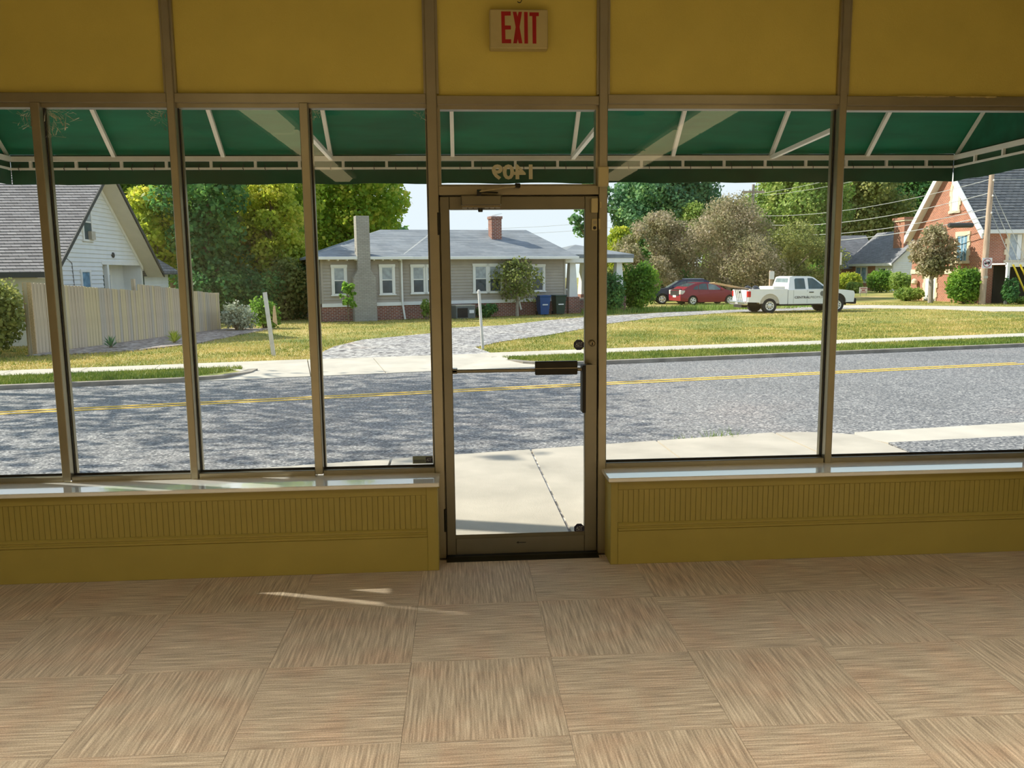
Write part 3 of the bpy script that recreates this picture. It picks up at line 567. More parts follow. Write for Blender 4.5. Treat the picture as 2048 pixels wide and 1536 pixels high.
def flake(x0, x1, z0, z1, n_):
    top = [(x0+(x1-x0)*k/n_, z1-random.uniform(0, 0.35)*(z1-z0)) for k in range(n_+1)]; bot = [(x0+(x1-x0)*k/n_, z0+random.uniform(0, 0.6)*(z1-z0)) for k in range(n_, -1, -1)]
    MB().xz(top+bot, YF-0.0005, YF+0.005).build('paint_flake', 'sign_plastic', wf)
flake(2.50, 2.66, 2.632, 2.641, 9); flake(2.67, 2.80, 2.632, 2.641, 8); flake(2.84, 3.08, 2.628, 2.641, 14)

# ================================================================== THE AWNING
aw = thing('awning', 'green cloth awning on a pale steel frame over the shop front', 'awning', (0.30, 4.86, 2.3))
AX0, AX1, AY, AZ = -3.06, 3.66, 5.90, 2.485
WZ = AZ+(AY-4.85)*0.866
RAF = [-3.06, -2.35, -1.615, -0.878, -0.03, 0.822, 1.545, 2.265, 2.98, 3.66]
MB().add([(AX0, AY+0.03, AZ+0.02), (AX1, AY+0.03, AZ+0.02), (AX1, 4.85, WZ+0.045), (AX0, 4.85, WZ+0.045), (AX0, AY+0.03, AZ+0.026), (AX1, AY+0.03, AZ+0.026), (AX1, 4.85, WZ+0.051), (AX0, 4.85, WZ+0.051)],
         [(3, 2, 1, 0), (4, 5, 6, 7), (0, 1, 5, 4), (1, 2, 6, 5), (2, 3, 7, 6), (3, 0, 4, 7)]).build('top_cloth', 'awning_cloth', aw)
def valance(p0, p1, n, nm):
    a = Vector(p0); b_ = Vector(p1); dd = (b_-a); nn = Vector((-dd.y, dd.x, 0)).normalized(); vs = []; fs = []
    for k in range(n+1):
        q = a+dd*k/n; wv = 0.010*math.sin(k*1.7)+0.006*math.sin(k*0.61+1)
        for z, f_ in ((AZ+0.02, 0), (AZ-0.075, 0.2), (2.355, 0.7), (2.305+0.004*math.sin(k*0.8), 1.0)): vs.append((q.x+nn.x*wv*f_, q.y+nn.y*wv*f_, z))
    m = len(vs); vs += [(x+nn.x*0.004, y+nn.y*0.004, z) for x, y, z in vs]
    for k in range(n):
        for j in range(3):
            i0 = k*4+j; fs.append((i0, i0+1, i0+5, i0+4)); fs.append((m+i0, m+i0+4, m+i0+5, m+i0+1))
    for k in range(n): fs.append((k*4+3, m+k*4+3, m+k*4+7, k*4+7))
    return MB().add(vs, fs).build(nm, 'valance_cloth', aw, True)
valance((AX0, AY+0.032, 0), (AX1, AY+0.032, 0), 90, 'front_valance')
valance((AX0, 4.86, 0), (AX0, AY+0.03, 0), 16, 'side_valance'); valance((AX1, AY+0.03, 0), (AX1, 4.86, 0), 16, 'side_valance')
for xx in (AX0-0.004, AX1): MB().yz([(AY+0.03, AZ+0.02), (4.86, AZ+0.02), (4.86, WZ+0.05)], xx, xx+0.004).build('end_cloth', 'awning_cloth', aw)
for z, w_ in ((AZ-0.012, 0.032), (2.407, 0.014)):
    MB().box(AX0, AX1, AY-w_/2, AY+w_/2, z-w_/2, z+w_/2).build('front_bar', 'awning_steel', aw)
    for xx in (AX0+0.018, AX1-0.018): MB().box(xx-w_/2, xx+w_/2, 4.86, AY, z-w_/2, z+w_/2).build('side_bar', 'awning_steel', aw)
for xx in RAF:
    MB().bar((xx, AY, AZ), (xx, 4.86, WZ+0.01), 0.026, 0.026).build('rafter', 'awning_steel', aw)
for xx in (-0.878, 0.822, 2.265):
    MB().bar((xx, AY, AZ-0.01), (xx, 4.86, AZ+0.02), 0.026, 0.026).build('strut', 'awning_steel', aw)
st0 = MB().box(-0.009, 0.009, -0.009, 0.009, 0, 0.066).build('stub', 'awning_steel', aw, world=False); st0.location = (AX0+0.15-aw.location.x, AY-aw.location.y, 2.409-2.3)
for k in range(1, 22): copy_part(st0, (AX0+0.15+k*0.302-aw.location.x, AY-aw.location.y, 2.409-2.3), aw)
for k in range(3):
    for xx in (AX0+0.018, AX1-0.018): copy_part(st0, (xx-aw.location.x, AY-0.25-k*0.3-aw.location.y, 2.409-2.3), aw)
lc0 = MB().tube([(0, 0.018, 0.035), (0, -0.012, 0.0), (0.004, 0.0, -0.014), (0.002, 0.018, -0.004)], 0.0028, 5).build('lacing', 'cord', aw, world=False); lc0.location = (AX0+0.07-aw.location.x, AY-aw.location.y, 2.407-2.3)
for k in range(1, 45): copy_part(lc0, (AX0+0.07+k*0.1505-aw.location.x, AY-aw.location.y, 2.407-2.3), aw)

# ================================================================== STREET AND LAND
def strip(u0, u1, s0=-140, s1=220): return [su(s0, u0), su(s1, u0), su(s1, u1), su(s0, u1)]
road = one('road', 'asphalt', slab(MB(), strip(7.6, 17.55), g_road, 0, 0.2), 'grey asphalt two lane street outside the shop', 'road', (0, 12, -0.4), kind='structure')
for q, uu in enumerate((13.80, 14.06)):
    slab(MB(), strip(uu-0.055, uu+0.055, -140, 15.2), g_road, 0.006, 0.02).build('yellow_line', 'line_yellow', road)
lm = MB(); slab(lm, [su(-160, 17.55), su(-2.3, 17.55), su(-1.5, 17.75), su(-1.05, 18.3), su(-0.95, 18.8), su(-2.0, 20.45), su(-160, 20.45)], g_land, 0, 1.5)
slab(lm, [su(6.6, 17.55), su(260, 17.55), su(260, 20.45), su(5.1, 20.45), su(5.05, 18.6), su(5.4, 18.05), su(5.9, 17.7)], g_land, 0, 1.5)
slab(lm, [su(-160, 20.45), su(260, 20.45), su(260, 45), su(-160, 45)], g_land, 0, 1.5); slab(lm, [su(-160, 45), su(260, 45), su(260, 320), su(-160, 320)], g_land, 0, 1.5)
land = one('ground', 'lawn_soil', lm, 'lawn across the street', 'ground', (0, 20, -0.4), kind='structure')
one('near_ground', 'sand_joint', MB().add([(*su(-140, -60), -0.30), (*su(220, -60), -0.30), (*su(220, 8.0), -0.30), (*su(-140, 8.0), -0.30), (*su(-140, -60), -1), (*su(220, -60), -1), (*su(220, 8.0), -1), (*su(-140, 8.0), -1)],
    [(0, 1, 2, 3), (7, 6, 5, 4), (0, 4, 5, 1), (1, 5, 6, 2), (2, 6, 7, 3), (3, 7, 4, 0)]), 'earth under the pavement outside the shop', 'ground', (0, 3, -0.3), kind='structure')
# pavement slabs in front of the shop
pv = thing('pavement', 'pale concrete pavement slabs outside the shop door', 'pavement', (0, 6.4, -0.15), kind='structure')
def yedge(x, u=8.06): return (u-x*NV[0])/NV[1]
xs = [-12.3, -10.85, -9.4, -7.95, -6.5, -5.05, -3.6, -2.15, -0.70, 0.74, 2.16, 3.60]
for a, b_ in zip(xs[:-1], xs[1:]):
    e1 = 0.012
    slab(MB(), [(a+e1, 4.745), (b_-e1, 4.745), (b_-e1-0.02, yedge(b_)), (a+e1-0.02, yedge(a))], g_walk, 0, 0.10).build('pavement_slab', 'concrete', pv)
slab(MB(), [(3.612, 4.745), (4.46, 4.745), (4.45, 7.66), (4.47, 8.14), (4.41, 8.69), (4.2, 8.86), (3.91, 8.95), (3.60, 8.95)], g_walk, 0, 0.10).build('pavement_slab', 'concrete', pv)
slab(MB(), [(-12.3, 4.72), (4.45, 4.72), (4.45, 7.6), (3.6, 8.7), (-12.3, 5.6)], g_walk, -0.022, 0.06).build('joint_fill', 'sand_joint', pv)
slab(MB(), [(0.727, 5.0), (0.757, 5.0), (0.737, 8.2), (0.707, 8.2)], g_walk, -0.012, 0.02).build('gravel_joint', 'gravel', pv)
one('door_step', 'concrete_pale', MB().box(-0.3, 1.0, 4.745, 5.02, -0.14, -0.075, 0.006), 'pale concrete strip just outside the door', 'step', (0.34, 4.9, -0.12))
one('gutter_apron', 'concrete_pale', slab(MB(), [(4.66, 9.20), (4.55, 8.9), (4.71, 8.53), (6.40, 8.72), (30, 13.4), (30, 14.2), (7.02, 9.56)], g_road, 0.02, 0.1), 'pale concrete gutter apron at the edge of the parking lot', 'pavement', (8, 9.4, -0.3))
one('parking_lot', 'asphalt', slab(MB(), [(4.48, 4.8), (30, 4.8), (30, 13.4), (6.40, 8.72), (4.71, 8.53)], lambda x, y: -0.235, 0, 0.1), 'asphalt parking lot right of the pavement', 'pavement', (12, 6, -0.24), kind='structure')
# far side: kerbs, walk, drive apron
kl = one('kerb', 'kerb_stone', slab(MB(), [su(-120, 17.42), su(-2.2, 17.42), su(-1.35, 17.62), su(-0.85, 18.2), su(-0.75, 18.75), su(-0.95, 18.75), su(-1.1, 18.25), su(-1.5, 17.78), su(-2.25, 17.60), su(-120, 17.60)], g_land, 0.03, 0.3), 'weathered concrete kerb left of the gravel drive', 'kerb', (*su(-6, 17.5), -0.5), kind='structure')
one('kerb', 'kerb_stone', slab(MB(), [su(4.9, 18.55), su(5.15, 17.95), su(5.7, 17.55), su(6.6, 17.42), su(180, 17.42), su(180, 17.60), su(6.65, 17.60), su(5.85, 17.72), su(5.35, 18.08), su(5.1, 18.55)], g_land, 0.03, 0.3), 'weathered concrete kerb right of the gravel drive', 'kerb', (*su(12, 17.5), -0.5), kind='structure')
fw = thing('far_walk', 'narrow concrete walk across the street', 'pavement', (*su(0, 20), -0.42), kind='structure')
for k in range(34):
    s0 = -34+k*1.55
    if -0.9 < s0+0.7 < 4.6: continue
    slab(MB(), [su(s0+0.008, 19.42), su(s0+1.542, 19.42), su(s0+1.542, 20.55), su(s0+0.008, 20.55)], g_land, 0.022, 0.1).build('walk_slab', 'concrete_pale', fw)
slab(MB(), strip(19.42, 20.55, 18.8, 120), g_land, 0.022, 0.1).build('walk_slab', 'concrete_pale', fw)
ap = thing('drive_apron', 'pale concrete apron at the mouth of the gravel drive', 'pavement', (*su(2, 19), -0.42), kind='structure')
def g_apr(x, y): return min(g_land(x, y)+0.03, g_road(*su(S(x, y), 17.45))+0.012+(U(x, y)-17.45)*0.06)
cuts = [[(-2.2, 17.47), (0.35, 17.47), (0.35, 20.5), (-2.4, 20.5), (-1.3, 18.9), (-1.0, 18.3)], [(0.37, 17.47), (1.93, 17.47), (1.93, 20.4), (0.37, 20.45)], [(1.95, 17.47), (3.4, 17.47), (3.4, 20.35), (1.95, 20.4)], [(3.42, 17.47), (5.9, 17.47), (5.3, 17.95), (4.95, 18.6), (5.2, 19.4), (5.2, 20.3), (3.42, 20.35)]]
for c in cuts: slab(MB(), [su(*p) for p in c], g_apr, 0.0, 0.1).build('apron_slab', 'concrete_pale', ap)
GRAVEL = [(-3.6, 20.0), (-3.75, 22.5), (-3.71, 24.02), (-3.19, 26.58), (-1.04, 29.2), (-0.3, 32.12), (1.94, 33.6), (3.88, 36.6), (6.05, 39.09), (7.18, 39.95), (11.18, 43.02), (15.26, 44.8), (24, 46.5), (24, 44.5), (14.46, 41.9), (9.12, 37.66), (5.99, 33.18), (4.73, 30.54), (2.92, 27.23), (1.31, 25.0), (0.42, 22.93), (0.9, 20.6), (-1.0, 20.15)]
one('gravel_drive', 'gravel', slab(MB(), GRAVEL, g_land, 0.02, 0.1), 'grey gravel drive sweeping from the street to the parked cars', 'drive', (2, 30, -0.45), kind='structure')
FARDRIVE = [(18, 48.2), (24.98, 48.6), (30.6, 43.4), (60, 34), (60, 28), (26.4, 38.6), (25.4, 41.91), (22.0, 45.2), (18, 46.4)]
one('far_drive', 'concrete_pale', slab(MB(), FARDRIVE, g_land, 0.025, 0.1), 'pale concrete lane in front of the brick church', 'drive', (28, 42, -0.5), kind='structure')
MULCH = [(-11.7, 22.6), (-10.6, 22.9), (-9.2, 23.9), (-8.3, 25.9), (-8.0, 30.0), (-7.6, 33.8), (-9.6, 33.8), (-11.5, 24.0)]
one('mulch_bed', 'mulch', slab(MB(), MULCH, g_land, 0.04, 0.12), 'bark mulch bed along the board fence', 'mulch', (-9.6, 27, -0.45), kind='structure')

# ------------------------------------------------------------------ grass
def in_poly(x, y, poly):
    c = np.zeros(len(x), bool); n = len(poly)
    for k in range(n):
        x1, y1 = poly[k]; x2, y2 = poly[(k+1) % n]
        if y1 == y2: continue
        cond = ((y1 > y) != (y2 > y)) & (x < (x2-x1)*(y-y1)/(y2-y1)+x1); c ^= cond
    return c
def blades(name, m, x, y, z, h, w, lean, label, cat):
    n = len(x); a = RNG.uniform(0, 2*np.pi, n); hh = h*RNG.uniform(0.5, 1.25, n); ln = lean*hh*RNG.uniform(0.2, 1, n); la = RNG.uniform(0, 2*np.pi, n)
    P = np.zeros((n, 3, 3)); ww = w*RNG.uniform(0.6, 1.3, n)
    P[:, 0] = np.stack([x-np.cos(a)*ww, y-np.sin(a)*ww, z], 1); P[:, 1] = np.stack([x+np.cos(a)*ww, y+np.sin(a)*ww, z], 1)
    P[:, 2] = np.stack([x+np.cos(la)*ln, y+np.sin(la)*ln, z+hh], 1)
    o = fast_mesh(name, P.reshape(-1, 3), 3, m); return tag(o, label, cat, kind='stuff')
vland = np.vectorize(g_land)
def scatter(n, s0, s1, u0, u1):
    s_ = RNG.uniform(s0, s1, n); u_ = RNG.uniform(u0, u1, n); return s_*RV[0]+u_*NV[0], s_*RV[1]+u_*NV[1], s_, u_
x, y, s_, u_ = scatter(26000, -14, -1.1, 17.66, 19.4); k = ~((s_ > -2.2) & (u_ < 17.75+(s_+2.2)*1.0)); x, y = x[k], y[k]
blades('verge_grass', 'verge_blades', x, y, vland(x, y), 0.075, 0.010, 0.8, 'green grass verge between kerb and walk, left of the drive', 'grass')
x, y, s_, u_ = scatter(40000, 5.0, 26, 17.66, 19.4); k = ~((s_ < 6.2) & (u_ < 18.6-(s_-5.0)*0.75)); x, y = x[k], y[k]
blades('verge_grass', 'verge_blades', x, y, vland(x, y), 0.07, 0.010, 0.8, 'green grass verge between kerb and walk, right of the drive', 'grass')
x1, y1, _, _ = scatter(90000, -14, 34, 20.58, 27); x2, y2, _, _ = scatter(70000, -12, 44, 27, 38); x3, y3, _, _ = scatter(30000, -12, 50, 38, 46)
x = np.concatenate([x1, x2, x3]); y = np.concatenate([y1, y2, y3])
k = ~(in_poly(x, y, GRAVEL) | in_poly(x, y, MULCH) | in_poly(x, y, FARDRIVE)); x, y = x[k], y[k]
blades('lawn_grass', 'grass_blades', x, y, vland(x, y), 0.06, 0.012, 1.0, 'patchy green and straw lawn between walk and houses', 'grass')
n = 5000; t_ = RNG.uniform(0, 1, n); x = 6.5+t_*16; y = 41.2+t_*5.5+RNG.uniform(0.3, 4.2, n); k = ~in_poly(x, y, GRAVEL)
blades('long_grass', 'long_grass', x[k], y[k], vland(x[k], y[k]), 0.30, 0.022, 0.7, 'taller green grass along the drive in front of the parked cars', 'grass')
# straw and weeds along the near road edge
n = 1500; xx = RNG.uniform(-5, 4.0, n); uu = 8.10+np.abs(RNG.normal(0, 0.09, n)); yy = (uu-xx*NV[0])/NV[1]; zz = np.array([g_road(a, b_)+0.012 for a, b_ in zip(xx, yy)])
ang = RNG.uniform(0, np.pi, n); ln = RNG.uniform(0.02, 0.07, n); P = np.zeros((n, 3, 3)); dx = np.cos(ang)*ln; dy = np.sin(ang)*ln*0.5
P[:, 0] = np.stack([xx-dx, yy-dy, zz], 1); P[:, 1] = np.stack([xx+dx, yy+dy, zz+RNG.uniform(0, 0.02, n)], 1); P[:, 2] = np.stack([xx+dy*0.2, yy-dx*0.2+0.008, zz+0.006], 1)
tag(fast_mesh('kerb_litter', P.reshape(-1, 3), 3, 'straw'), 'dry straw and leaf litter along the near road edge', 'litter', kind='stuff')
one('kerb_edge', 'kerb_stone', slab(MB(), [(a, yedge(a, 8.06)) for a in np.linspace(-12, 3.6, 30)]+[(a, yedge(a, 8.17+0.03*math.sin(a*5)+0.02*math.sin(a*13))) for a in np.linspace(3.6, -12, 60)], g_road, 0.05, 0.1), 'crumbling sandy kerb edge beside the pavement', 'kerb', (0, 8.2, -0.2), kind='structure')
for k, (wx, wy, n, h_, lab) in enumerate(((1.86, 8.62, 26, 0.10, 'small weed tuft at the kerb just right of the door post'), (2.50, 8.80, 34, 0.15, 'straggly weed tuft at the kerb, middle of the three'), (2.95, 8.86, 60, 0.20, 'tallest weed tuft at the kerb outside the wide pane'))):
    P = np.zeros((n, 3, 3)); a = RNG.uniform(0, 2*np.pi, n); rr = RNG.uniform(0.0, 0.10 if k < 2 else 0.22, n); bx = wx+RNG.uniform(-0.06, 0.06, n)*(1+k); by = wy+RNG.normal(0, 0.02, n); z0 = g_road(wx, wy)
    P[:, 0] = np.stack([bx-0.006, by, np.full(n, z0)], 1); P[:, 1] = np.stack([bx+0.006, by, np.full(n, z0)], 1); P[:, 2] = np.stack([bx+np.cos(a)*rr, by+np.sin(a)*rr, z0+h_*RNG.uniform(0.4, 1, n)], 1)
    ob = fast_mesh('weed_tuft', (P-np.array([wx, wy, z0])).reshape(-1, 3), 3, 'long_grass', loc=(wx, wy, z0)); tag(ob, lab, 'weed', 'weeds along the near kerb')

# ------------------------------------------------------------------ trees
def leaves(centers, radii, n, size, shell=0.55, flat=1.0):
    centers = np.array(centers, float); radii = np.array(radii, float)
    wts = radii.prod(1)**(2/3); idx = RNG.choice(len(centers), n, p=wts/wts.sum())
    d_ = RNG.normal(size=(n, 3)); d_ /= np.linalg.norm(d_, axis=1, keepdims=True)
    rr = shell+(1-shell)*RNG.random(n)**0.6; rr *= RNG.uniform(0.85, 1.12, n)
    p = centers[idx]+d_*radii[idx]*rr[:, None]
    a = RNG.normal(size=(n, 3)); a[:, 2] -= 0.4; a /= np.linalg.norm(a, axis=1, keepdims=True)
    nn = d_+RNG.normal(scale=0.7, size=(n, 3)); nn[:, 2] += 0.4
    b_ = np.cross(nn, a); b_ /= np.linalg.norm(b_, axis=1, keepdims=True)+1e-9
    L = size*RNG.uniform(0.6, 1.4, n)[:, None]; W = L*0.42*flat
    q = np.zeros((n, 4, 3)); q[:, 0] = p-a*L*0.5; q[:, 1] = p+b_*W; q[:, 2] = p+a*L*0.5; q[:, 3] = p-b_*W
    return q.reshape(-1, 3)
def tree(name, label, x, y, h, cr, m, n, size, trunk=0.18, base=0.25, blobs=16, bark='bark', group=None, zb=None, spread=1.0, lean=(0, 0), shell=0.4, cat='tree', rscale=0.34):
    zb = g_land(x, y) if zb is None else zb; blobs = int(blobs*1.7)
    if size >= 0.26 and n > 4000: n = int(n*1.8); size *= 0.74
    t = thing(name, label, cat, (x, y, zb), group=group)
    cz0 = h*base; C = []; RR = []
    for k in range(blobs):
        f = (k+0.5)/blobs; z = cz0+(h-cz0)*(0.10+0.82*f); prof = math.sin(math.pi*min(1, 0.18+0.80*f))**0.7
        a = k*2.399+random.uniform(-0.4, 0.4); rad = cr*prof*random.uniform(0.25, 0.72)*spread
        C.append((rad*math.cos(a)+lean[0]*f, rad*math.sin(a)+lean[1]*f, z)); s_ = cr*rscale*random.uniform(0.75, 1.2); RR.append((s_, s_, s_*0.78))
    tr = MB(); top = h*0.80
    pts = [(0, 0, -0.15), (random.uniform(-.05, .05)*h*0.3, random.uniform(-.05, .05)*h*0.3, h*0.3), (lean[0]*0.4, lean[1]*0.4, h*0.55), (lean[0]*0.8, lean[1]*0.8, top)]
    tr.tube(pts, [trunk*1.15, trunk*0.85, trunk*0.55, trunk*0.15], 9)
    tr.build('trunk', bark, t, True, world=False)
    br = MB()
    for c in C[::1 if blobs < 14 else 2]:
        z0 = max(h*base*0.8, min(top*0.9, c[2]*0.62)); br.tube([(lean[0]*0.4*z0/h, lean[1]*0.4*z0/h, z0), (c[0]*0.55, c[1]*0.55, z0+(c[2]-z0)*0.65), c], [trunk*0.42, trunk*0.25, trunk*0.06], 6)
    br.build('branches', bark, t, True, world=False)
    q = leaves(C, RR, n, size, shell); tag(fast_mesh('foliage', q, 4, m, t), kind='stuff')
    return t
def bush(name, label, x, y, w, h, m, n, size, zb=None, group=None, blobs=9, cat='shrub', dy=None, rnd=False):
    zb = g_land(x, y) if zb is None else zb; dy = dy or w
    t = thing(name, label, cat, (x, y, zb), group=group); C = []; RR = []
    if rnd:
        C = [(0, 0, h*0.48)]; RR = [(w, dy, h*0.52)]
        for k in range(6): a = k*1.05; C.append((w*0.45*math.cos(a), dy*0.45*math.sin(a), h*0.52)); RR.append((w*0.55, dy*0.55, h*0.42))
    else:
        for k in range(blobs):
            a = k*2.399; f = (k+0.5)/blobs; rd = math.sqrt(f)*0.62
            s_ = random.uniform(0.38, 0.52); hh = h*random.uniform(0.35, 0.5)
            C.append((w*rd*math.cos(a), dy*rd*math.sin(a), max(hh*0.8, random.uniform(0.3, 0.62)*h))); RR.append((w*s_, dy*s_, hh*0.85))
    sm = MB()
    for k in range(5):
        a = k*1.256; sm.tube([(0.06*math.cos(a), 0.06*math.sin(a), -0.05), (w*0.25*math.cos(a), dy*0.25*math.sin(a), h*0.4), (w*0.4*math.cos(a), dy*0.4*math.sin(a), h*0.75)], [0.03, 0.02, 0.008], 5)
    sm.build('stems', 'bark', t, world=False)
    tag(fast_mesh('foliage', leaves(C, RR, n, size, 0.5), 4, m, t), kind='stuff')
    return t
G1 = 'wood behind the board fence'
tree('leafy_tree', 'green tree rising behind the white house gable', -18.6, 47, 13, 4.6, 'leaf_green', 15000, 0.30, 0.30, 0.12, group=G1)
tree('leafy_tree', 'green tree with a grey trunk right of the white gable', -16.0, 49, 14, 4.0, 'leaf_green', 10000, 0.28, 0.34, 0.10, bark='bark_grey', group=G1)
tree('leafy_tree', 'low yellow green tree beside the white house roof', -14.9, 41.5, 6.6, 2.1, 'leaf_yellow', 5000, 0.22, 0.12, 0.35, group=G1)
tree('ivy_tree', 'dense dark green tree standing over the end of the fence', -12.4, 41, 9.5, 2.9, 'leaf_dark', 11000, 0.22, 0.25, 0.03, group=G1, blobs=20)
tree('leafy_tree', 'bright yellow green tree above the white sign post', -12.8, 52, 14, 4.8, 'leaf_maple', 15000, 0.32, 0.30, 0.15, group=G1)
tree('leafy_tree', 'golden tinged tree between fence end and grey house', -9.6, 43.2, 7.6, 2.4, 'leaf_yellow', 6000, 0.26, 0.18, 0.2, group=G1)
tree('leafy_tree', 'olive tree with bare lower limbs left of the grey house', -10.8, 44.5, 5.6, 2.6, 'leaf_olive', 8000, 0.22, 0.16, 0.08, group=G1)
tree('maple_tree', 'tall yellow green maple behind the painted chimney', -7.6, 60, 15.5, 5.0, 'leaf_maple', 20000, 0.36, 0.34, 0.12, group=G1, blobs=22)
tree('leafy_tree', 'green background tree filling the wood behind the fence', -21, 62, 17, 6.5, 'leaf_green', 7000, 0.45, 0.4, 0.05, group=G1)
tree('leafy_tree', 'tall background tree behind the yellow green trees', -13.5, 64, 17, 6.5, 'leaf_maple', 7000, 0.45, 0.4, 0.05, group=G1)
for k, (bx, by, w_, h_, m_, lab) in enumerate(((-11.6, 39.5, 1.6, 3.0, 'leaf_dark', 'dark shrub at the foot of the wood, nearest the fence'), (-10.0, 40.0, 1.5, 2.8, 'leaf_dark', 'dark shrub at the foot of the wood, second from the fence'), (-8.7, 41.2, 1.4, 3.4, 'leaf_olive', 'olive shrub at the foot of the wood, third from the fence'), (-7.6, 42.0, 1.2, 3.2, 'leaf_dark', 'dark shrub beside the left corner of the grey house'), (-13.0, 45, 2.2, 3.4, 'leaf_dark', 'dark thicket deep behind the board fence'))):
    bush('woodland_shrub', lab, bx, by, w_, h_, m_, 5200, 0.17, group='shrubs at the foot of the wood')
bush('silver_shrub', 'silvery feathery shrub at the end of the fence', -8.75, 32.6, 0.75, 1.35, 'leaf_silver', 1500, 0.11)
bush('green_shrub', 'light green shrub behind the silvery one', -8.0, 33.9, 0.7, 1.5, 'leaf_green', 1800, 0.12)
bush('hedge_shrub', 'large grey green hedge shrub left of the fence end', -12.5, 22.5, 0.95, 2.3, 'leaf_olive', 9000, 0.10, blobs=16)
bush('hedge_shrub', 'tall hedge shrub hiding the white house porch', -14.6, 24.0, 1.4, 2.5, 'leaf_blue', 8000, 0.11, blobs=14)
fl = one('red_flower', 'lamp_red', MB().lathe([(0.02, -0.05), (0.09, 0.0), (0.05, 0.05)], 'y', (-12.66, 21.75, 0.35), 9), 'red blossom on the hedge shrub at the left edge', 'flower', (-12.66, 21.75, 0.35))
def spiky(name, label, x, y, n, ln, m):
    z = g_land(x, y)+0.04; t = thing(name, label, 'plant', (x, y, z)); P = []
    for k in range(n):
        a = k*2.399; el = R(random.uniform(15, 80)); d_ = Vector((math.cos(a)*math.cos(el), math.sin(a)*math.cos(el), math.sin(el))); sd_ = Vector((-math.sin(a), math.cos(a), 0))*0.022
        mid = d_*ln*0.55+Vector((0, 0, 0.03)); tip = d_*ln+Vector((0, 0, -ln*0.15*math.cos(el))); P += [tuple(-sd_*0.5), tuple(mid-sd_), tuple(tip), tuple(mid+sd_)]
    fast_mesh('fronds', np.array(P), 4, m, t); MB().lathe([(0.05, -0.05), (0.035, 0.10)], 'z', (0, 0, 0), 8).build('stem', 'bark', t, world=False)
spiky('yucca', 'spiky grey green yucca in the mulch bed', -10.35, 24.7, 34, 0.42, 'leaf_blue')
spiky('sago_plant', 'bright yellow green fern palm in the mulch bed', -9.05, 26.3, 40, 0.46, 'leaf_yellow')
# right side trees
G2 = 'trees behind the parked cars'
tree('shade_tree', 'large blue green tree right of the door beyond the porch', 21, 82, 15.5, 6.6, 'leaf_blue', 20000, 0.46, 0.4, 0.2, group=G2, blobs=22)
tree('shade_tree', 'loose blue green tree seen through the top of the door', 13.6, 84, 12.0, 2.6, 'leaf_blue', 2600, 0.42, 0.25, 0.45, group=G2, blobs=10)
tree('yellow_tree', 'yellowing tree just above the porch roof', 13.2, 66, 6.0, 2.0, 'leaf_yellow', 5000, 0.26, 0.15, 0.15, group=G2)
CM = dict(bark='bark_grey', group=G2, shell=0.15, rscale=0.27, spread=1.15)
tree('crape_myrtle', 'brown seeded crape myrtle nearest the porch', 15.0, 61.5, 6.9, 3.5, 'leaf_brown', 19000, 0.15, 0.14, 0.10, **CM)
tree('crape_myrtle', 'largest brown seeded crape myrtle behind the red car', 20.4, 61, 7.6, 4.9, 'leaf_brown', 32000, 0.15, 0.18, 0.08, blobs=22, **CM)
tree('crape_myrtle', 'olive brown crape myrtle above the white pickup cab', 26.4, 63, 5.7, 4.1, 'leaf_olive', 19000, 0.16, 0.16, 0.06, **CM)
tree('yellow_tree', 'pale yellow green tree peeping over the crape myrtles', 22.0, 76, 8.6, 2.2, 'leaf_light', 4500, 0.3, 0.18, 0.4, group=G2)
tree('pale_tree', 'pale green tree behind the pickup and wires', 37, 88, 14.5, 6.4, 'leaf_light', 20000, 0.45, 0.4, 0.12, group=G2, blobs=22)
tree('pale_tree', 'pale yellow green tree left of the crossarm pole', 29.5, 90, 9.5, 3.6, 'leaf_light', 7000, 0.4, 0.25, 0.15, group=G2)
tree('hill_tree', 'olive tree on the rise behind the cottage roof', 52, 106, 19, 8.0, 'leaf_olive', 17000, 0.55, 0.45, 0.06, group=G2, blobs=22)
tree('hill_tree', 'dark tree between cottage chimney and church gable', 63, 112, 19, 8.0, 'leaf_dark', 15000, 0.55, 0.45, 0.06, group=G2, blobs=22)
tree('hill_tree', 'green tree right of the window post behind the cottage', 45, 104, 16, 5.5, 'leaf_light', 10000, 0.5, 0.4, 0.1, group=G2)
for k, (bx, by, w_, h_, m_, lab) in enumerate(((12.4, 64, 3.0, 2.8, 'leaf_olive', 'undergrowth behind the navy car, nearest the porch'), (17.2, 65, 3.4, 3.4, 'leaf_dark', 'dark undergrowth behind the roof of the red car'), (22.5, 64.5, 2.6, 3.0, 'leaf_dark', 'dark undergrowth behind the pickup bed'), (28.5, 68, 2.8, 3.2, 'leaf_green', 'green undergrowth behind the pickup cab'), (34, 80, 3.0, 3.0, 'leaf_dark', 'dark undergrowth left of the cottage'))):
    bush('undergrowth', lab, bx, by, w_, h_, m_, 5000, 0.22, group='undergrowth behind the parked cars')
for bx, by, hh, lab in ((-46, 130, 14, 'hazy far tree behind the white house roof'), (-30, 128, 14, 'hazy far tree deep in the wood, left of the grey house'), (-12, 126, 12, 'hazy far tree behind the tall maple'), (1.0, 132, 6.6, 'small far tree peeping over the bungalow ridge'), (30, 134, 13, 'hazy far tree behind the largest crape myrtle'), (48, 138, 14, 'hazy far tree behind the pale green tree'), (84, 130, 17, 'hazy far tree behind the church roof')):
    tree('far_tree', lab, bx, by, hh, 7.0 if hh > 7 else 4, 'leaf_green' if hh > 13 else 'leaf_blue', 3500 if hh > 7 else 1500, 0.8, 0.4, 0.02, group='distant trees on the horizon', blobs=12)
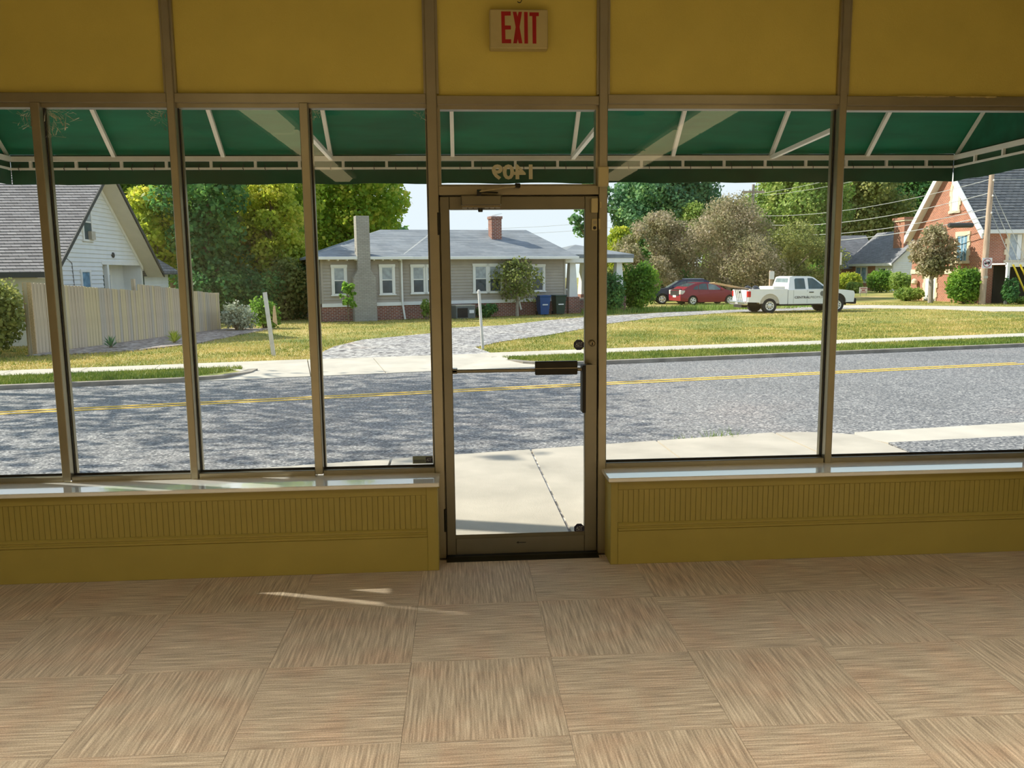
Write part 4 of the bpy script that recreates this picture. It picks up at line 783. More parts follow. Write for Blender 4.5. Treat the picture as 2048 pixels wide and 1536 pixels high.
bush('porch_hedge', 'tall rounded hedge right of the grey house porch', 10.1, 45.6, 1.25, 2.9, 'leaf_green', 9000, 0.13, blobs=16)
bush('porch_hedge', 'dark hedge shrub in front of the porch columns', 8.0, 44.2, 1.25, 2.3, 'leaf_dark', 7000, 0.13, blobs=12)
tree('small_tree', 'small weeping tree in front of the grey house', 2.9, 41.2, 2.9, 1.75, 'leaf_olive', 2200, 0.13, 0.08, 0.30, bark='bark_grey', shell=0.3)
tree('sapling', 'thin sapling in front of the painted chimney', -4.95, 36.6, 1.9, 0.55, 'leaf_green', 500, 0.13, 0.025, 0.35, blobs=6, shell=0.2)
bush('foundation_plant', 'small leafy plant against the grey house foundation', -1.6, 39.3, 0.35, 1.1, 'leaf_light', 500, 0.11)
bush('foundation_plant', 'low green shrub right of the air conditioner', 1.3, 40.6, 0.6, 0.75, 'leaf_dark', 1500, 0.11)
tree('church_tree', 'small reddish brown tree in front of the church gable', 30.6, 51.2, 5.0, 1.75, 'leaf_brown', 5200, 0.17, 0.15, 0.32, bark='bark_grey', shell=0.4)
bush('round_shrub', 'round clipped shrub in front of the cottage', 40.4, 76, 1.35, 2.2, 'leaf_green', 4000, 0.18, rnd=True)
bush('round_shrub', 'low spreading shrub left of the church door', 31.3, 55.0, 1.0, 0.95, 'leaf_light', 2800, 0.15, rnd=True)
bush('round_shrub', 'big rounded shrub against the church corner', 31.2, 48.6, 1.1, 2.3, 'leaf_green', 6000, 0.14, rnd=True)
bush('round_shrub', 'small ball shrub right of the pickup bonnet', 37.3, 75, 0.8, 1.1, 'leaf_light', 1800, 0.18, rnd=True)
bush('round_shrub', 'golden shrub in front of the cottage gable', 39.6, 81, 1.4, 2.0, 'leaf_yellow', 2600, 0.22, rnd=True)
bush('round_shrub', 'dark shrub right of the utility pole', 33.0, 47.0, 0.55, 1.7, 'leaf_dark', 2200, 0.14)
bush('round_shrub', 'pale low shrub below the yellow guy guards', 34.0, 46.8, 0.7, 0.5, 'leaf_light', 1500, 0.13, rnd=True)
bush('round_shrub', 'yellow green shrub between cottage and church', 37.0, 66, 1.4, 2.2, 'leaf_light', 3000, 0.18)
# street trees standing beyond the left edge of the view; their shade falls across road and pavement
tree('street_tree', 'street tree on the far verge left of the view, dappling the road', -11.8, 16.3, 10.5, 6.2, 'leaf_green', 3900, 0.24, 0.20, 0.60, zb=-0.4, blobs=16)
tree('street_tree', 'smaller street tree further left on the far verge', -17.5, 13.6, 8.6, 3.6, 'leaf_green', 4200, 0.26, 0.18, 0.45, zb=-0.4, blobs=14)
t = thing('kerb_pole', 'wooden pole at the near kerb left of the shop, shading the pavement', 'pole', (-4.4, 7.13, -0.2))
MB().tube([(0, 0, -0.2), (0, 0, 4.5), (0, 0, 9)], [0.13, 0.12, 0.10], 14).build('shaft', 'pole_wood', t, True, world=False); MB().box(-0.12, 0.12, -0.15, -0.13, 1.5, 1.7).build('tag_plate', 'unit_tan', t, world=False)

# ------------------------------------------------------------------ board fence
A0 = Vector((-11.68, 23.05)); A1 = Vector((-9.65, 33.6)); dv = A1-A0; L = dv.length; dv.normalize(); fa = math.atan2(dv.y, dv.x)
fence = thing('board_fence', 'weathered dog eared board fence running back beside the lawn', 'fence', (A0.x, A0.y, g_land(*A0)), fa)
pw = 0.14; n = int(L/pw); sp = 5.0; base = {}
for k in range(n):
    f = k*pw; p = A0+dv*f; z = g_land(*p)-fence.location.z
    top = (1.98-0.30*f/sp) if f < sp else (1.90-0.46*(f-sp)/(L-sp))
    mk = random.choice(['fence_wood', 'fence_wood', 'fence_tan', 'fence_grey'])
    if mk not in base:
        o_ = MB().xz([(0.003, 0), (pw-0.003, 0), (pw-0.003, 0.985), (pw-0.03, 1.0), (0.03, 1.0), (0.003, 0.985)], -0.011, 0.011).build('picket', mk, fence, world=False); base[mk] = o_
    else: o_ = copy_part(base[mk], (0, 0, 0), fence)
    o_.location = (f, random.uniform(-0.006, 0.006), z); o_.scale = (1, 1, top+random.uniform(-0.012, 0.012))
for z in (0.35, 1.35): MB().box(0, L, 0.03, 0.08, z, z+0.09).build('fence_rail', 'fence_wood', fence, world=False)
for f in (0.0, 2.5, 5.0, 7.6, 10.2): MB().box(f-0.05, f+0.05, 0.06, 0.16, -0.1, 1.98 if f == 0 else (2.04 if f == 5.0 else 1.4)).build('fence_post', 'fence_wood', fence, world=False)
MB().box(-0.04, -0.012, -0.06, 0.20, -0.02, 1.99).build('corner_board', 'lumber', fence, world=False)

# ------------------------------------------------------------------ generic house parts
def siding(mb, a, b_, z0, z1, course=0.13, lap=0.03, nrm=(0, -1)):
    """lap siding on the vertical plane from a to b_, stepped out along nrm"""
    z = z0
    while z < z1-0.005:
        zt = min(z+course, z1); o1 = (nrm[0]*lap, nrm[1]*lap); o0 = (nrm[0]*0.003, nrm[1]*0.003)
        mb.add([(a[0]+o1[0], a[1]+o1[1], z), (b_[0]+o1[0], b_[1]+o1[1], z), (b_[0]+o0[0], b_[1]+o0[1], zt), (a[0]+o0[0], a[1]+o0[1], zt), (a[0], a[1], z), (b_[0], b_[1], z)], [(0, 1, 2, 3), (4, 5, 1, 0)]); z = zt
    return mb
def sash_window(parent, x0, x1, z0, z1, y, case='trim_white', cw=0.11, upper='pane_curtain', lower='pane_dark', group=None):
    """double hung window in a plane of constant y facing -y, in parent's local frame; casing outside x0..x1"""
    w = MB()
    w.box(x0, x0+cw, y-0.05, y, z0, z1); w.box(x1-cw, x1, y-0.05, y, z0, z1); w.box(x0-0.02, x1+0.02, y-0.06, y, z1-cw, z1+0.01); w.box(x0-0.04, x1+0.04, y-0.08, y, z0, z0+0.06)
    c = w.build('window_casing', case, parent, world=False)
    zm = (z0+z1)/2; a, b_ = x0+cw, x1-cw
    s_ = MB().box(a, a+0.035, y-0.035, y, z0+0.06, z1-cw).box(b_-0.035, b_, y-0.035, y, z0+0.06, z1-cw).box(a, b_, y-0.04, y, zm-0.025, zm+0.025).box(a, b_, y-0.035, y, z0+0.06, z0+0.11).box(a, b_, y-0.035, y, z1-cw-0.04, z1-cw)
    s_.build('sash', case, c, world=False)
    MB().box(a+0.03, b_-0.03, y-0.02, y-0.008, zm+0.02, z1-cw-0.03).build('pane', upper, c, world=False)
    MB().box(a+0.03, b_-0.03, y-0.014, y-0.002, z0+0.1, zm-0.02).build('pane', lower, c, world=False)
    return c
def hip(mb, x0, x1, y0, y1, ze, ridge, th=0.12):
    """hip roof on a rectangle; ridge = ((x,y,z),(x,y,z))"""
    (rx0, ry0, rz0), (rx1, ry1, rz1) = ridge
    mb.add([(x0, y0, ze), (x1, y0, ze), (x1, y1, ze), (x0, y1, ze), (rx0, ry0, rz0), (rx1, ry1, rz1), (x0, y0, ze-th), (x1, y0, ze-th), (x1, y1, ze-th), (x0, y1, ze-th)],
           [(0, 1, 5, 4), (1, 2, 5), (2, 3, 4, 5), (3, 0, 4), (9, 8, 7, 6), (0, 6, 7, 1), (1, 7, 8, 2), (2, 8, 9, 3), (3, 9, 6, 0)]); return mb
# ------------------------------------------------------------------ grey bungalow
hz = -0.55
H = thing('grey_house', 'grey clapboard bungalow with hip roofs and painted chimney', 'house', (-6.6, 38.4, 0), R(18))
bw = dict(world=False)
for nm, x0, x1, yy in (('front_wall', 0.2, 4.0, 0.0), ('front_wall', 4.0, 10.2, 0.30), ('front_wall', 10.2, 13.1, 0.8)):
    m_ = MB().box(x0, x1, yy+0.001, yy+0.9, 0.3, 2.45); siding(m_, (x0, yy), (x1, yy), 0.33, 2.45, 0.15); m_.build(nm, 'siding_grey', H, **bw)
    MB().box(x0, x1, yy-0.045, yy+0.02, 0.17, 0.335).build('water_table', 'trim_white', H, **bw)
    MB().box(x0, x1, yy-0.005, yy+0.9, hz-0.2, 0.17).build('foundation', 'brick_red', H, **bw)
    MB().box(x0-0.01, x0+0.09, yy-0.040, yy+0.05, 0.33, 2.45).build('corner_board', 'siding_grey', H, **bw); MB().box(x1-0.09, x1+0.01, yy-0.040, yy+0.05, 0.33, 2.45).build('corner_board', 'siding_grey', H, **bw)
m_ = MB().box(0.2, 13.1, 0.9, 7.2, hz-0.2, 2.45); siding(m_, (0.2, 7.2), (0.2, 0), 0.33, 2.45, 0.15, nrm=(-1, 0)); siding(m_, (13.1, 0.8), (13.1, 7.2), 0.33, 2.45, 0.15, nrm=(1, 0)); m_.build('house_body', 'siding_grey', H, **bw)
sash_window(H, 0.67, 1.40, 0.68, 2.12, -0.03); sash_window(H, 2.93, 3.69, 0.67, 2.13, -0.03)
sash_window(H, 4.54, 5.32, 0.68, 2.12, 0.27); sash_window(H, 5.26, 6.04, 0.68, 2.12, 0.27)
sash_window(H, 7.74, 8.58, 0.66, 2.14, 0.27); sash_window(H, 8.52, 9.36, 0.66, 2.14, 0.27); sash_window(H, 11.05, 11.92, 0.66, 2.10, 0.77)
c = MB().xz([(1.61, hz-0.1), (2.68, hz-0.1), (2.66, 1.52), (2.43, 1.88), (2.43, 4.36), (1.82, 4.36), (1.82, 1.88), (1.61, 1.52)], -0.55, 0.02).build('painted_chimney', 'brick_painted', H, **bw)
def roofpart(nm, fn, m_='shingle_grey'): return fn.build(nm, m_, H, **bw)
roofpart('main_roof', hip(MB(), -0.25, 13.6, 0.15, 7.7, 2.50, ((3.95, 3.95, 3.98), (12.2, 3.95, 4.04)), 0.10))
roofpart('front_hip_roof', MB().add([(-0.30, -0.48, 2.50), (4.48, -0.48, 2.50), (2.2, 2.0, 3.28), (-0.30, 3.0, 2.50), (4.48, 3.0, 2.50), (-0.30, -0.48, 2.40), (4.48, -0.48, 2.40), (-0.30, 3.0, 2.40), (4.48, 3.0, 2.40), (2.2, 4.0, 3.28)],
    [(0, 1, 2), (1, 4, 9, 2), (3, 0, 2, 9), (4, 3, 9), (5, 7, 8, 6), (0, 5, 6, 1), (1, 6, 8, 4), (3, 7, 5, 0), (4, 8, 7, 3)]))
roofpart('front_hip_roof', MB().add([(4.0, -0.15, 2.50), (10.85, -0.15, 2.50), (6.9, 3.3, 4.03), (4.0, 5.0, 2.50), (10.85, 5.0, 2.50), (4.0, -0.15, 2.40), (10.85, -0.15, 2.40), (4.0, 5.0, 2.40), (10.85, 5.0, 2.40), (6.9, 4.2, 4.03)],
    [(0, 1, 2), (1, 4, 9, 2), (3, 0, 2, 9), (4, 3, 9), (5, 7, 8, 6), (0, 5, 6, 1), (1, 6, 8, 4), (3, 7, 5, 0), (4, 8, 7, 3)]))
for x0, x1, yy in ((-0.32, 4.5, -0.50), (4.4, 10.87, -0.17), (10.8, 13.6, 0.14)): MB().box(x0, x1, yy-0.04, yy+0.03, 2.36, 2.50, 0.01).build('gutter', 'trim_white', H, **bw)
for x0, x1, yy in ((-0.3, 4.45, -0.48), (4.4, 10.85, -0.12), (10.8, 13.6, 0.18)): MB().box(x0, x1, yy, yy+0.7, 2.38, 2.405).build('soffit', 'soffit_cream', H, **bw)
for k in range(9): MB().box(0.5+k*0.42, 0.56+k*0.42, -0.45, 0.0, 2.31, 2.38).build('rafter_tail', 'trim_white', H, **bw)
for xx, yy, z1 in ((4.02, -0.09, hz+0.05), (10.22, 0.24, -0.2)): MB().tube([(xx-0.02, yy-0.1, 2.40), (xx, yy+0.02, 2.2), (xx, yy+0.02, 0.3), (xx+0.10, yy-0.02, z1)], 0.05, 8).build('downspout', 'trim_white', H, True, **bw)
bc = MB().box(9.62, 10.18, 2.5, 3.05, 3.0, 4.58).box(9.58, 10.22, 2.46, 3.09, 4.52, 4.66).build('brick_chimney', 'brick_red', H, **bw)
MB().box(9.60, 10.20, 2.48, 3.07, 3.0, 3.22).build('flashing', 'fascia_dark', bc, **bw); MB().bar((9.85, 2.7, 4.72), (10.20, 2.8, 4.82), 0.4, 0.02).build('rain_cap', 'chrome', bc, **bw)
for k, xx in enumerate((10.55, 10.72)): MB().box(xx, xx+0.1, 4.6, 4.7, 3.9, 4.42+0.05*k).build('vent_pipe', 'fascia_dark', H, **bw)
MB().box(6.2, 6.52, 2.6, 2.75, 3.68, 3.80).build('roof_vent', 'fascia_dark', H, **bw)
# porch at the right end
roofpart('porch_roof', hip(MB(), 12.75, 17.35, 0.9, 6.2, 2.62, ((15.0, 3.4, 3.22), (15.1, 3.8, 3.22)), 0.2))
MB().box(12.78, 17.32, 0.93, 6.15, 2.18, 2.44).build('porch_beam', 'trim_white', H, **bw); MB().box(13.1, 17.0, 1.2, 6.0, hz-0.1, 0.15).build('porch_deck', 'brick_red', H, **bw)
for xx, yy in ((13.75, 1.35), (16.6, 1.35), (16.6, 5.6)):
    MB().add([(xx+a*sz, yy+b2*sz, z) for z, sz in ((0.35, 0.26), (2.2, 0.16)) for a, b2 in ((-1, -1), (1, -1), (1, 1), (-1, 1))], [(3, 2, 1, 0), (4, 5, 6, 7), (0, 1, 5, 4), (1, 2, 6, 5), (2, 3, 7, 6), (3, 0, 4, 7)]).build('column', 'trim_white', H, **bw)
    MB().box(xx-0.33, xx+0.33, yy-0.33, yy+0.33, hz-0.1, 0.36).build('pier', 'brick_red', H, **bw)
MB().box(13.2, 13.5, 1.30, 1.36, 0.72, 0.80).build('porch_rail', 'trim_white', H, **bw)
for k in range(4): MB().box(13.18+k*0.1, 13.22+k*0.1, 1.31, 1.35, 0.2, 0.74).build('baluster', 'trim_white', H, **bw)
def at_house(x, y): c_, s_ = math.cos(R(18)), math.sin(R(18)); return (-6.6+x*c_-y*s_, 38.4+x*s_+y*c_)
def gz(p): return g_land(*p)
p = at_house(6.95, -0.5); ac = thing('air_conditioner', 'grey box air conditioner against the bungalow foundation', 'air conditioner', (*p, gz(p)), R(18))
MB().box(-0.5, 0.5, -0.4, 0.4, 0, 0.62, 0.02).build('cabinet', 'unit_grey', ac, **bw); MB().box(-0.42, 0.1, -0.42, -0.40, 0.06, 0.52).build('grille', 'underbody', ac, **bw)
MB().box(0.18, 0.42, -0.42, -0.40, 0.26, 0.42).build('rating_plate', 'sign_white', ac, **bw); MB().box(-0.5, 0.5, -0.4, 0.4, 0.62, 0.66).build('top_cover', 'unit_tan', ac, **bw)
def bin_(x, m_, lab):
    p = at_house(x, 0.2); t = thing('wheelie_bin', lab, 'bin', (*p, gz(p)), R(18), 'bins beside the bungalow')
    MB().add([(a*w_, b2*w_, z) for z, w_ in ((0.05, 0.22), (0.95, 0.30)) for a, b2 in ((-1, -1), (1, -1), (1, 1), (-1, 1))], [(3, 2, 1, 0), (4, 5, 6, 7), (0, 1, 5, 4), (1, 2, 6, 5), (2, 3, 7, 6), (3, 0, 4, 7)]).build('body', m_, t, **bw)
    MB().box(-0.33, 0.33, -0.34, 0.34, 0.95, 1.03, 0.02).build('lid', m_, t, **bw)
    for s_ in (-1, 1): MB().lathe([(0.1, -0.03), (0.1, 0.03)], 'x', (s_*0.24, 0.22, 0.1), 14).build('wheel', 'tyre', t, **bw)
    MB().box(-0.15, 0.15, -0.30, -0.285, 0.52, 0.58).build('label_plate', 'sign_white', t, **bw)
bin_(11.55, 'bin_blue', 'blue wheeled bin beside the bungalow window'); bin_(12.45, 'bin_green', 'dark green wheeled bin at the bungalow corner')

# ------------------------------------------------------------------ white gabled house
W = thing('white_house', 'white clapboard house with steep gable behind the fence', 'house', (-12.9, 30.3, -0.5))
gx = -12.9; ye0, ye1, yr, zr, ze = 26.3, 34.3, 30.3, 5.42, 2.22
def rake(yy): return ze+(zr-ze)*(1-abs(yy-yr)/4.0)
m_ = MB(); z = -0.5
m_.yz([(ye0+0.1, -0.6), (30.55, -0.6), (30.55, 2.2), (ye1-0.1, 2.2), (yr, zr-0.16), (ye0+0.1, ze)], -24, gx)
while z < zr-0.3:
    zt = z+0.15
    def span(zq):
        if zq < ze: return ye0+0.1, (30.55 if zq < 2.2 else ye1-0.1)
        k = (zq-ze)/(zr-ze)*4.0; return ye0+k+0.1, ye1-k-0.1
    a0, a1 = span(z+0.001); b0, b1 = span(zt)
    m_.add([(gx+0.032, a0, z), (gx+0.032, a1, z), (gx+0.003, b1 if z > 2.2 else a1, zt), (gx+0.003, b0, zt), (gx, a0, z), (gx, a1, z)], [(0, 1, 2, 3), (4, 5, 1, 0)]); z = zt
m_.build('gable_wall', 'siding_white', W)
def slope(mb, y_eave, z_eave, y_r, z_r, x0, x1, th=0.10, course=0.16, lap=0.022):
    L_ = math.hypot(y_r-y_eave, z_r-z_eave); dy, dz = (y_r-y_eave)/L_, (z_r-z_eave)/L_; ny, nz = (-dz if dy > 0 else dz), abs(dy)
    n_ = int(L_/course)
    mb.yz([(y_eave, z_eave-th), (y_r, z_r-th), (y_r, z_r), (y_eave, z_eave)], x0, x1)
    for k in range(n_):
        t0, t1 = k*course, min(L_, (k+1)*course)
        mb.add([(x, y_eave+dy*t0+ny*lap, z_eave+dz*t0+nz*lap) for x in (x0, x1)]+[(x, y_eave+dy*t1, z_eave+dz*t1) for x in (x1, x0)]+[(x, y_eave+dy*t0, z_eave+dz*t0) for x in (x0, x1)], [(0, 1, 2, 3), (4, 5, 1, 0)])
    return mb
slope(MB(), 25.75, 2.22-0.38, yr, zr+0.07, -24, -12.25).build('roof_slope', 'shingle_brown', W)
slope(MB(), 34.85, 2.22-0.44, yr, zr+0.07, -24, -12.25).build('roof_slope', 'shingle_brown', W)
for s_, kk in ((-1, 0.802), (1, 0.815)):
    MB().prism([(0, -0.035), (4.55, -0.035), (4.55, -0.07), (0, -0.07)], lambda q: (gx+0.0, yr+s_*q[0], zr-q[0]*kk+q[1]), lambda q: (-12.27, yr+s_*q[0], zr-q[0]*kk+q[1])).build('rake_soffit', 'soffit_cream', W)
    MB().prism([(0, 0.10), (4.56, 0.10), (4.56, -0.06), (0, -0.06)], lambda q: (-12.25, yr+s_*q[0], zr-q[0]*kk+q[1]), lambda q: (-12.21, yr+s_*q[0], zr-q[0]*kk+q[1])).build('rake_board', 'fascia_dark', W)
    MB().prism([(0.1, -0.08), (4.0, -0.08), (4.0, -0.26), (0.1, -0.26)], lambda q: (gx+0.0, yr+s_*q[0], zr-q[0]*kk+q[1]), lambda q: (gx+0.05, yr+s_*q[0], zr-q[0]*kk+q[1])).build('frieze_board', 'trim_white', W)
MB().box(-24, -12.3, 25.68, 25.76, 1.68, 1.84).build('gutter', 'fascia_dark', W)
MB().box(-24, gx, 25.95, 26.5, 1.66, 1.72).build('eave_soffit', 'soffit_cream', W)
def side_window(y0, y1, z0, z1, cw=0.09, ac_=False, upper='pane_curtain', lower='pane_dark'):
    c = MB().box(gx, gx+0.065, y0, y0+cw, z0, z1).box(gx, gx+0.065, y1-cw, y1, z0, z1).box(gx, gx+0.07, y0-0.02, y1+0.02, z1-cw, z1).box(gx, gx+0.08, y0-0.03, y1+0.03, z0, z0+0.07).build('window_casing', 'trim_white', W)
    zm = (z0+z1)/2
    MB().box(gx, gx+0.055, y0+cw, y1-cw, zm-0.025, zm+0.025).build('sash', 'trim_white', c)
    MB().box(gx+0.022, gx+0.044, y0+cw, y1-cw, zm, z1-cw).build('pane', upper, c); MB().box(gx+0.022, gx+0.040, y0+cw, y1-cw, z0+0.07, zm).build('pane', lower, c)
    if ac_: MB().box(gx+0.03, gx+0.16, y0+0.42, y1-0.05, z0+0.07, z0+0.36).build('window_unit', 'unit_tan', c)
side_window(29.15, 29.92, 2.90, 4.25, ac_=True); side_window(28.75, 29.5, 0.55, 1.94, upper='pane_blue')
# recessed back porch and rear wing
MB().box(-24, -13.6, 30.5, 34.2, -0.6, 2.3).build('recess_wall', 'siding_white', W); MB().box(gx-0.12, gx+0.02, 30.95, 31.10, -0.5, 2.2).build('porch_post', 'trim_white', W)
MB().box(-13.6, gx, 34.15, 34.32, -0.6, 2.24).build('return_wall', 'siding_white', W); MB().box(gx-0.1, gx+0.03, 30.5, 34.3, 2.12, 2.26).build('porch_beam', 'trim_white', W)
dr = MB().box(-13.6, -13.54, 31.9, 32.9, -0.4, 1.95).build('back_door', 'trim_white', W); MB().box(-13.54, -13.53, 32.1, 32.7, 0.5, 1.75).build('pane', 'pane_dark', dr)
m_ = MB().box(-20, gx-0.25, 34.3, 37.9, -0.6, 1.86); siding(m_, (gx-0.25, 34.3), (gx-0.25, 37.9), -0.5, 1.86, 0.135, nrm=(1, 0)); m_.build('rear_wing', 'siding_white', W)
sw = MB().box(gx-0.25, gx-0.2, 34.5, 35.05, 1.2, 1.8).build('wing_window', 'trim_white', W); MB().box(gx-0.2, gx-0.19, 34.58, 34.75, 1.28, 1.72).build('pane', 'pane_dark', sw); MB().box(gx-0.2, gx-0.19, 34.8, 34.97, 1.28, 1.72).build('pane', 'pane_dark', sw)
MB().add([(-20, 34.95, 1.88), (gx+0.15, 34.95, 1.88), (gx+0.15, 38.4, 1.88), (-20, 38.4, 1.88), (-14.7, 36.6, 3.45), (-20, 36.6, 3.45), (-20, 34.95, 1.76), (gx+0.15, 34.95, 1.76), (gx+0.15, 38.4, 1.76), (-20, 38.4, 1.76)],
         [(0, 1, 4, 5), (1, 2, 4), (2, 3, 5, 4), (9, 8, 7, 6), (0, 6, 7, 1), (1, 7, 8, 2), (2, 8, 9, 3), (3, 9, 6, 0, 5)]).build('wing_roof', 'shingle_slate', W)
MB().tube([(gx+0.03, 27.4, 2.5), (gx+0.03, 28.2, 2.15), (gx+0.03, 28.3, 0.6)], 0.012, 5).build('cable', 'fascia_dark', W)
vt = MB().lathe([(0.10, 0.0), (0.10, 0.05), (0.05, 0.07)], 'x', (gx+0.01, 31.5, 2.48), 12).build('vent_cap', 'fascia_dark', W)

# ------------------------------------------------------------------ brick church
C_ = thing('brick_church', 'red brick church with white trimmed gable and slate roof', 'church', (32.7, 49.1, -0.6))
cx, cy0, cy1, cyr, cze, czr = 32.7, 49.1, 57.3, 53.2, 4.20, 8.70
MB().yz([(cy0, -0.8), (cy1, -0.8), (cy1, cze), (cyr, czr), (cy0, cze)], cx, 52).build('nave', 'brick_church', C_)
slope(MB(), cy0-0.30, cze-0.28, cyr, czr+0.10, cx-0.45, 52.5, 0.10, 0.25, 0.03).build('roof_slope', 'shingle_slate', C_)
slope(MB(), cy1+0.30, cze-0.28, cyr, czr+0.10, cx-0.45, 52.5, 0.10, 0.25, 0.03).build('roof_slope', 'shingle_slate', C_)
for s_ in (-1, 1):
    MB().prism([(0, 0.10), (4.42, 0.10), (4.42, -0.42), (0, -0.42)], lambda q: (cx-0.52, cyr+s_*q[0], czr+0.05-q[0]*1.100+q[1]), lambda q: (cx-0.42, cyr+s_*q[0], czr+0.05-q[0]*1.100+q[1])).build('rake_board', 'trim_white', C_)
    MB().prism([(0, -0.20), (4.4, -0.20), (4.4, -0.25), (0, -0.25)], lambda q: (cx-0.45, cyr+s_*q[0], czr+0.0-q[0]*1.100+q[1]), lambda q: (cx+0.0, cyr+s_*q[0], czr+0.0-q[0]*1.100+q[1])).build('rake_soffit', 'trim_white', C_)
MB().box(cx-0.5, 52.5, cy0-0.42, cy0-0.28, cze-0.42, cze-0.20).build('gutter', 'trim_white', C_); MB().box(cx-0.4, 52, cy0-0.35, cy0+0.1, cze-0.42, cze-0.36).build('eave_soffit', 'trim_white', C_)
MB().box(cx-0.06, cx, cy0, cy1, 1.30, 1.62).build('stone_course', 'stone_cream', C_)
def quoins(y0, y1, z0, z1, arch=False):
    m_ = MB(); k = 0; z = z0
    while z < z1-0.05:
        o_ = 0.30 if k % 2 else 0.20; zt = min(z+0.32, z1); m_.box(cx-0.07, cx+0.02, y0-o_, y0, z, zt); m_.box(cx-0.07, cx+0.02, y1, y1+o_, z, zt); z = zt; k += 1
    m_.box(cx-0.09, cx+0.02, y0-0.3, y1+0.3, z0-0.18, z0)
    if arch:
        ym = (y0+y1)/2; r_ = (y1-y0)
        for s_ in (-1, 1):
            pts = [(y0 if s_ < 0 else y1, z1)]
            for q in range(6):
                a = q/5*R(60); yy = (y1-r_*math.cos(a)) if s_ < 0 else (y0+r_*math.cos(a)); pts.append((yy, z1+r_*math.sin(a)))
            for q in range(5, -1, -1):
                a = q/5*R(60); yy = (y1-(r_+0.26)*math.cos(a)) if s_ < 0 else (y0+(r_+0.26)*math.cos(a)); pts.append((yy, z1+(r_+0.26)*math.sin(a)))
            m_.yz(pts, cx-0.07, cx+0.02)
    else: m_.box(cx-0.07, cx+0.02, y0-0.25, y1+0.25, z1, z1+0.28)
    return m_.build('stone_surround', 'stone_cream', C_)
q = quoins(52.15, 52.82, 5.45, 6.75, True)
MB().yz([(52.15, 5.45), (52.82, 5.45), (52.82, 6.75), (52.73, 7.04), (52.485, 7.32), (52.24, 7.04), (52.15, 6.75)], cx-0.05, cx-0.02).build('louvre_panel', 'trim_white', q)
q = quoins(50.9, 51.95, 2.15, 3.75); MB().box(cx-0.04, cx-0.02, 50.9, 51.95, 2.15, 3.75).build('stained_pane', 'pane_blue', q)
for k in range(1, 3): MB().box(cx-0.055, cx-0.04, 50.9+k*0.35-0.02, 50.9+k*0.35+0.02, 2.15, 3.75).build('glazing_bar', 'trim_white', q)
q = quoins(54.2, 55.4, -0.6, 1.0); MB().box(cx-0.05, cx-0.02, 54.2, 55.4, -0.6, 1.0).build('door_leaf', 'trim_white', q); MB().box(cx-0.06, cx-0.05, 54.35, 55.0, -0.3, 0.85).build('door_pane', 'pane_curtain', q)
# nave window and side entry facing the street
def nave_window(x0, x1, z0, z1):
    m_ = MB(); k = 0; z = z0
    while z < z1-0.05:
        o_ = 0.30 if k % 2 else 0.18; zt = min(z+0.33, z1); m_.box(x0-o_, x0, cy0-0.07, cy0+0.02, z, zt); m_.box(x1, x1+o_, cy0-0.07, cy0+0.02, z, zt); z = zt; k += 1
    m_.box(x0-0.25, x1+0.25, cy0-0.08, cy0+0.02, z1, z1+0.26); m_.box(x0-0.3, x1+0.3, cy0-0.10, cy0+0.02, z0-0.16, z0)
    q = m_.build('stone_surround', 'stone_cream', C_)
    MB().box(x0, x1, cy0-0.03, cy0-0.01, z0, z1).build('stained_pane', 'pane_curtain', q); MB().box(x1-0.3, x1-0.02, cy0-0.05, cy0-0.03, z0+0.04, z1-0.04).build('shutter', 'trim_white', q)
for x0 in (34.2, 37.9, 41.6): nave_window(x0, x0+0.80, 2.15, 3.75)
MB().box(33.1, 41, cy0-1.6, cy0-1.4, 1.72, 1.98).build('porch_lintel', 'trim_white', C_); MB().box(33.1, 41, cy0-1.5, cy0, 1.86, 1.95).build('porch_slab', 'trim_white', C_)
for x0 in (33.12, 37.0, 40.8): MB().box(x0, x0+0.16, cy0-1.58, cy0-1.42, -0.6, 1.78).build('porch_post', 'trim_white', C_)
MB().box(33.3, 41, cy0-0.06, cy0-0.01, -0.6, 1.8).build('entry_shade', 'shade_dark', C_)  # flat dark sheet standing in for the shade inside the entry
MB().lathe([(0.12, 0.0), (0.22, 0.1), (0.2, 0.3), (0.08, 0.42)], 'z', (cx-0.25, 56.4, 0.55), 12).build('wall_lantern', 'stone_cream', C_, True)
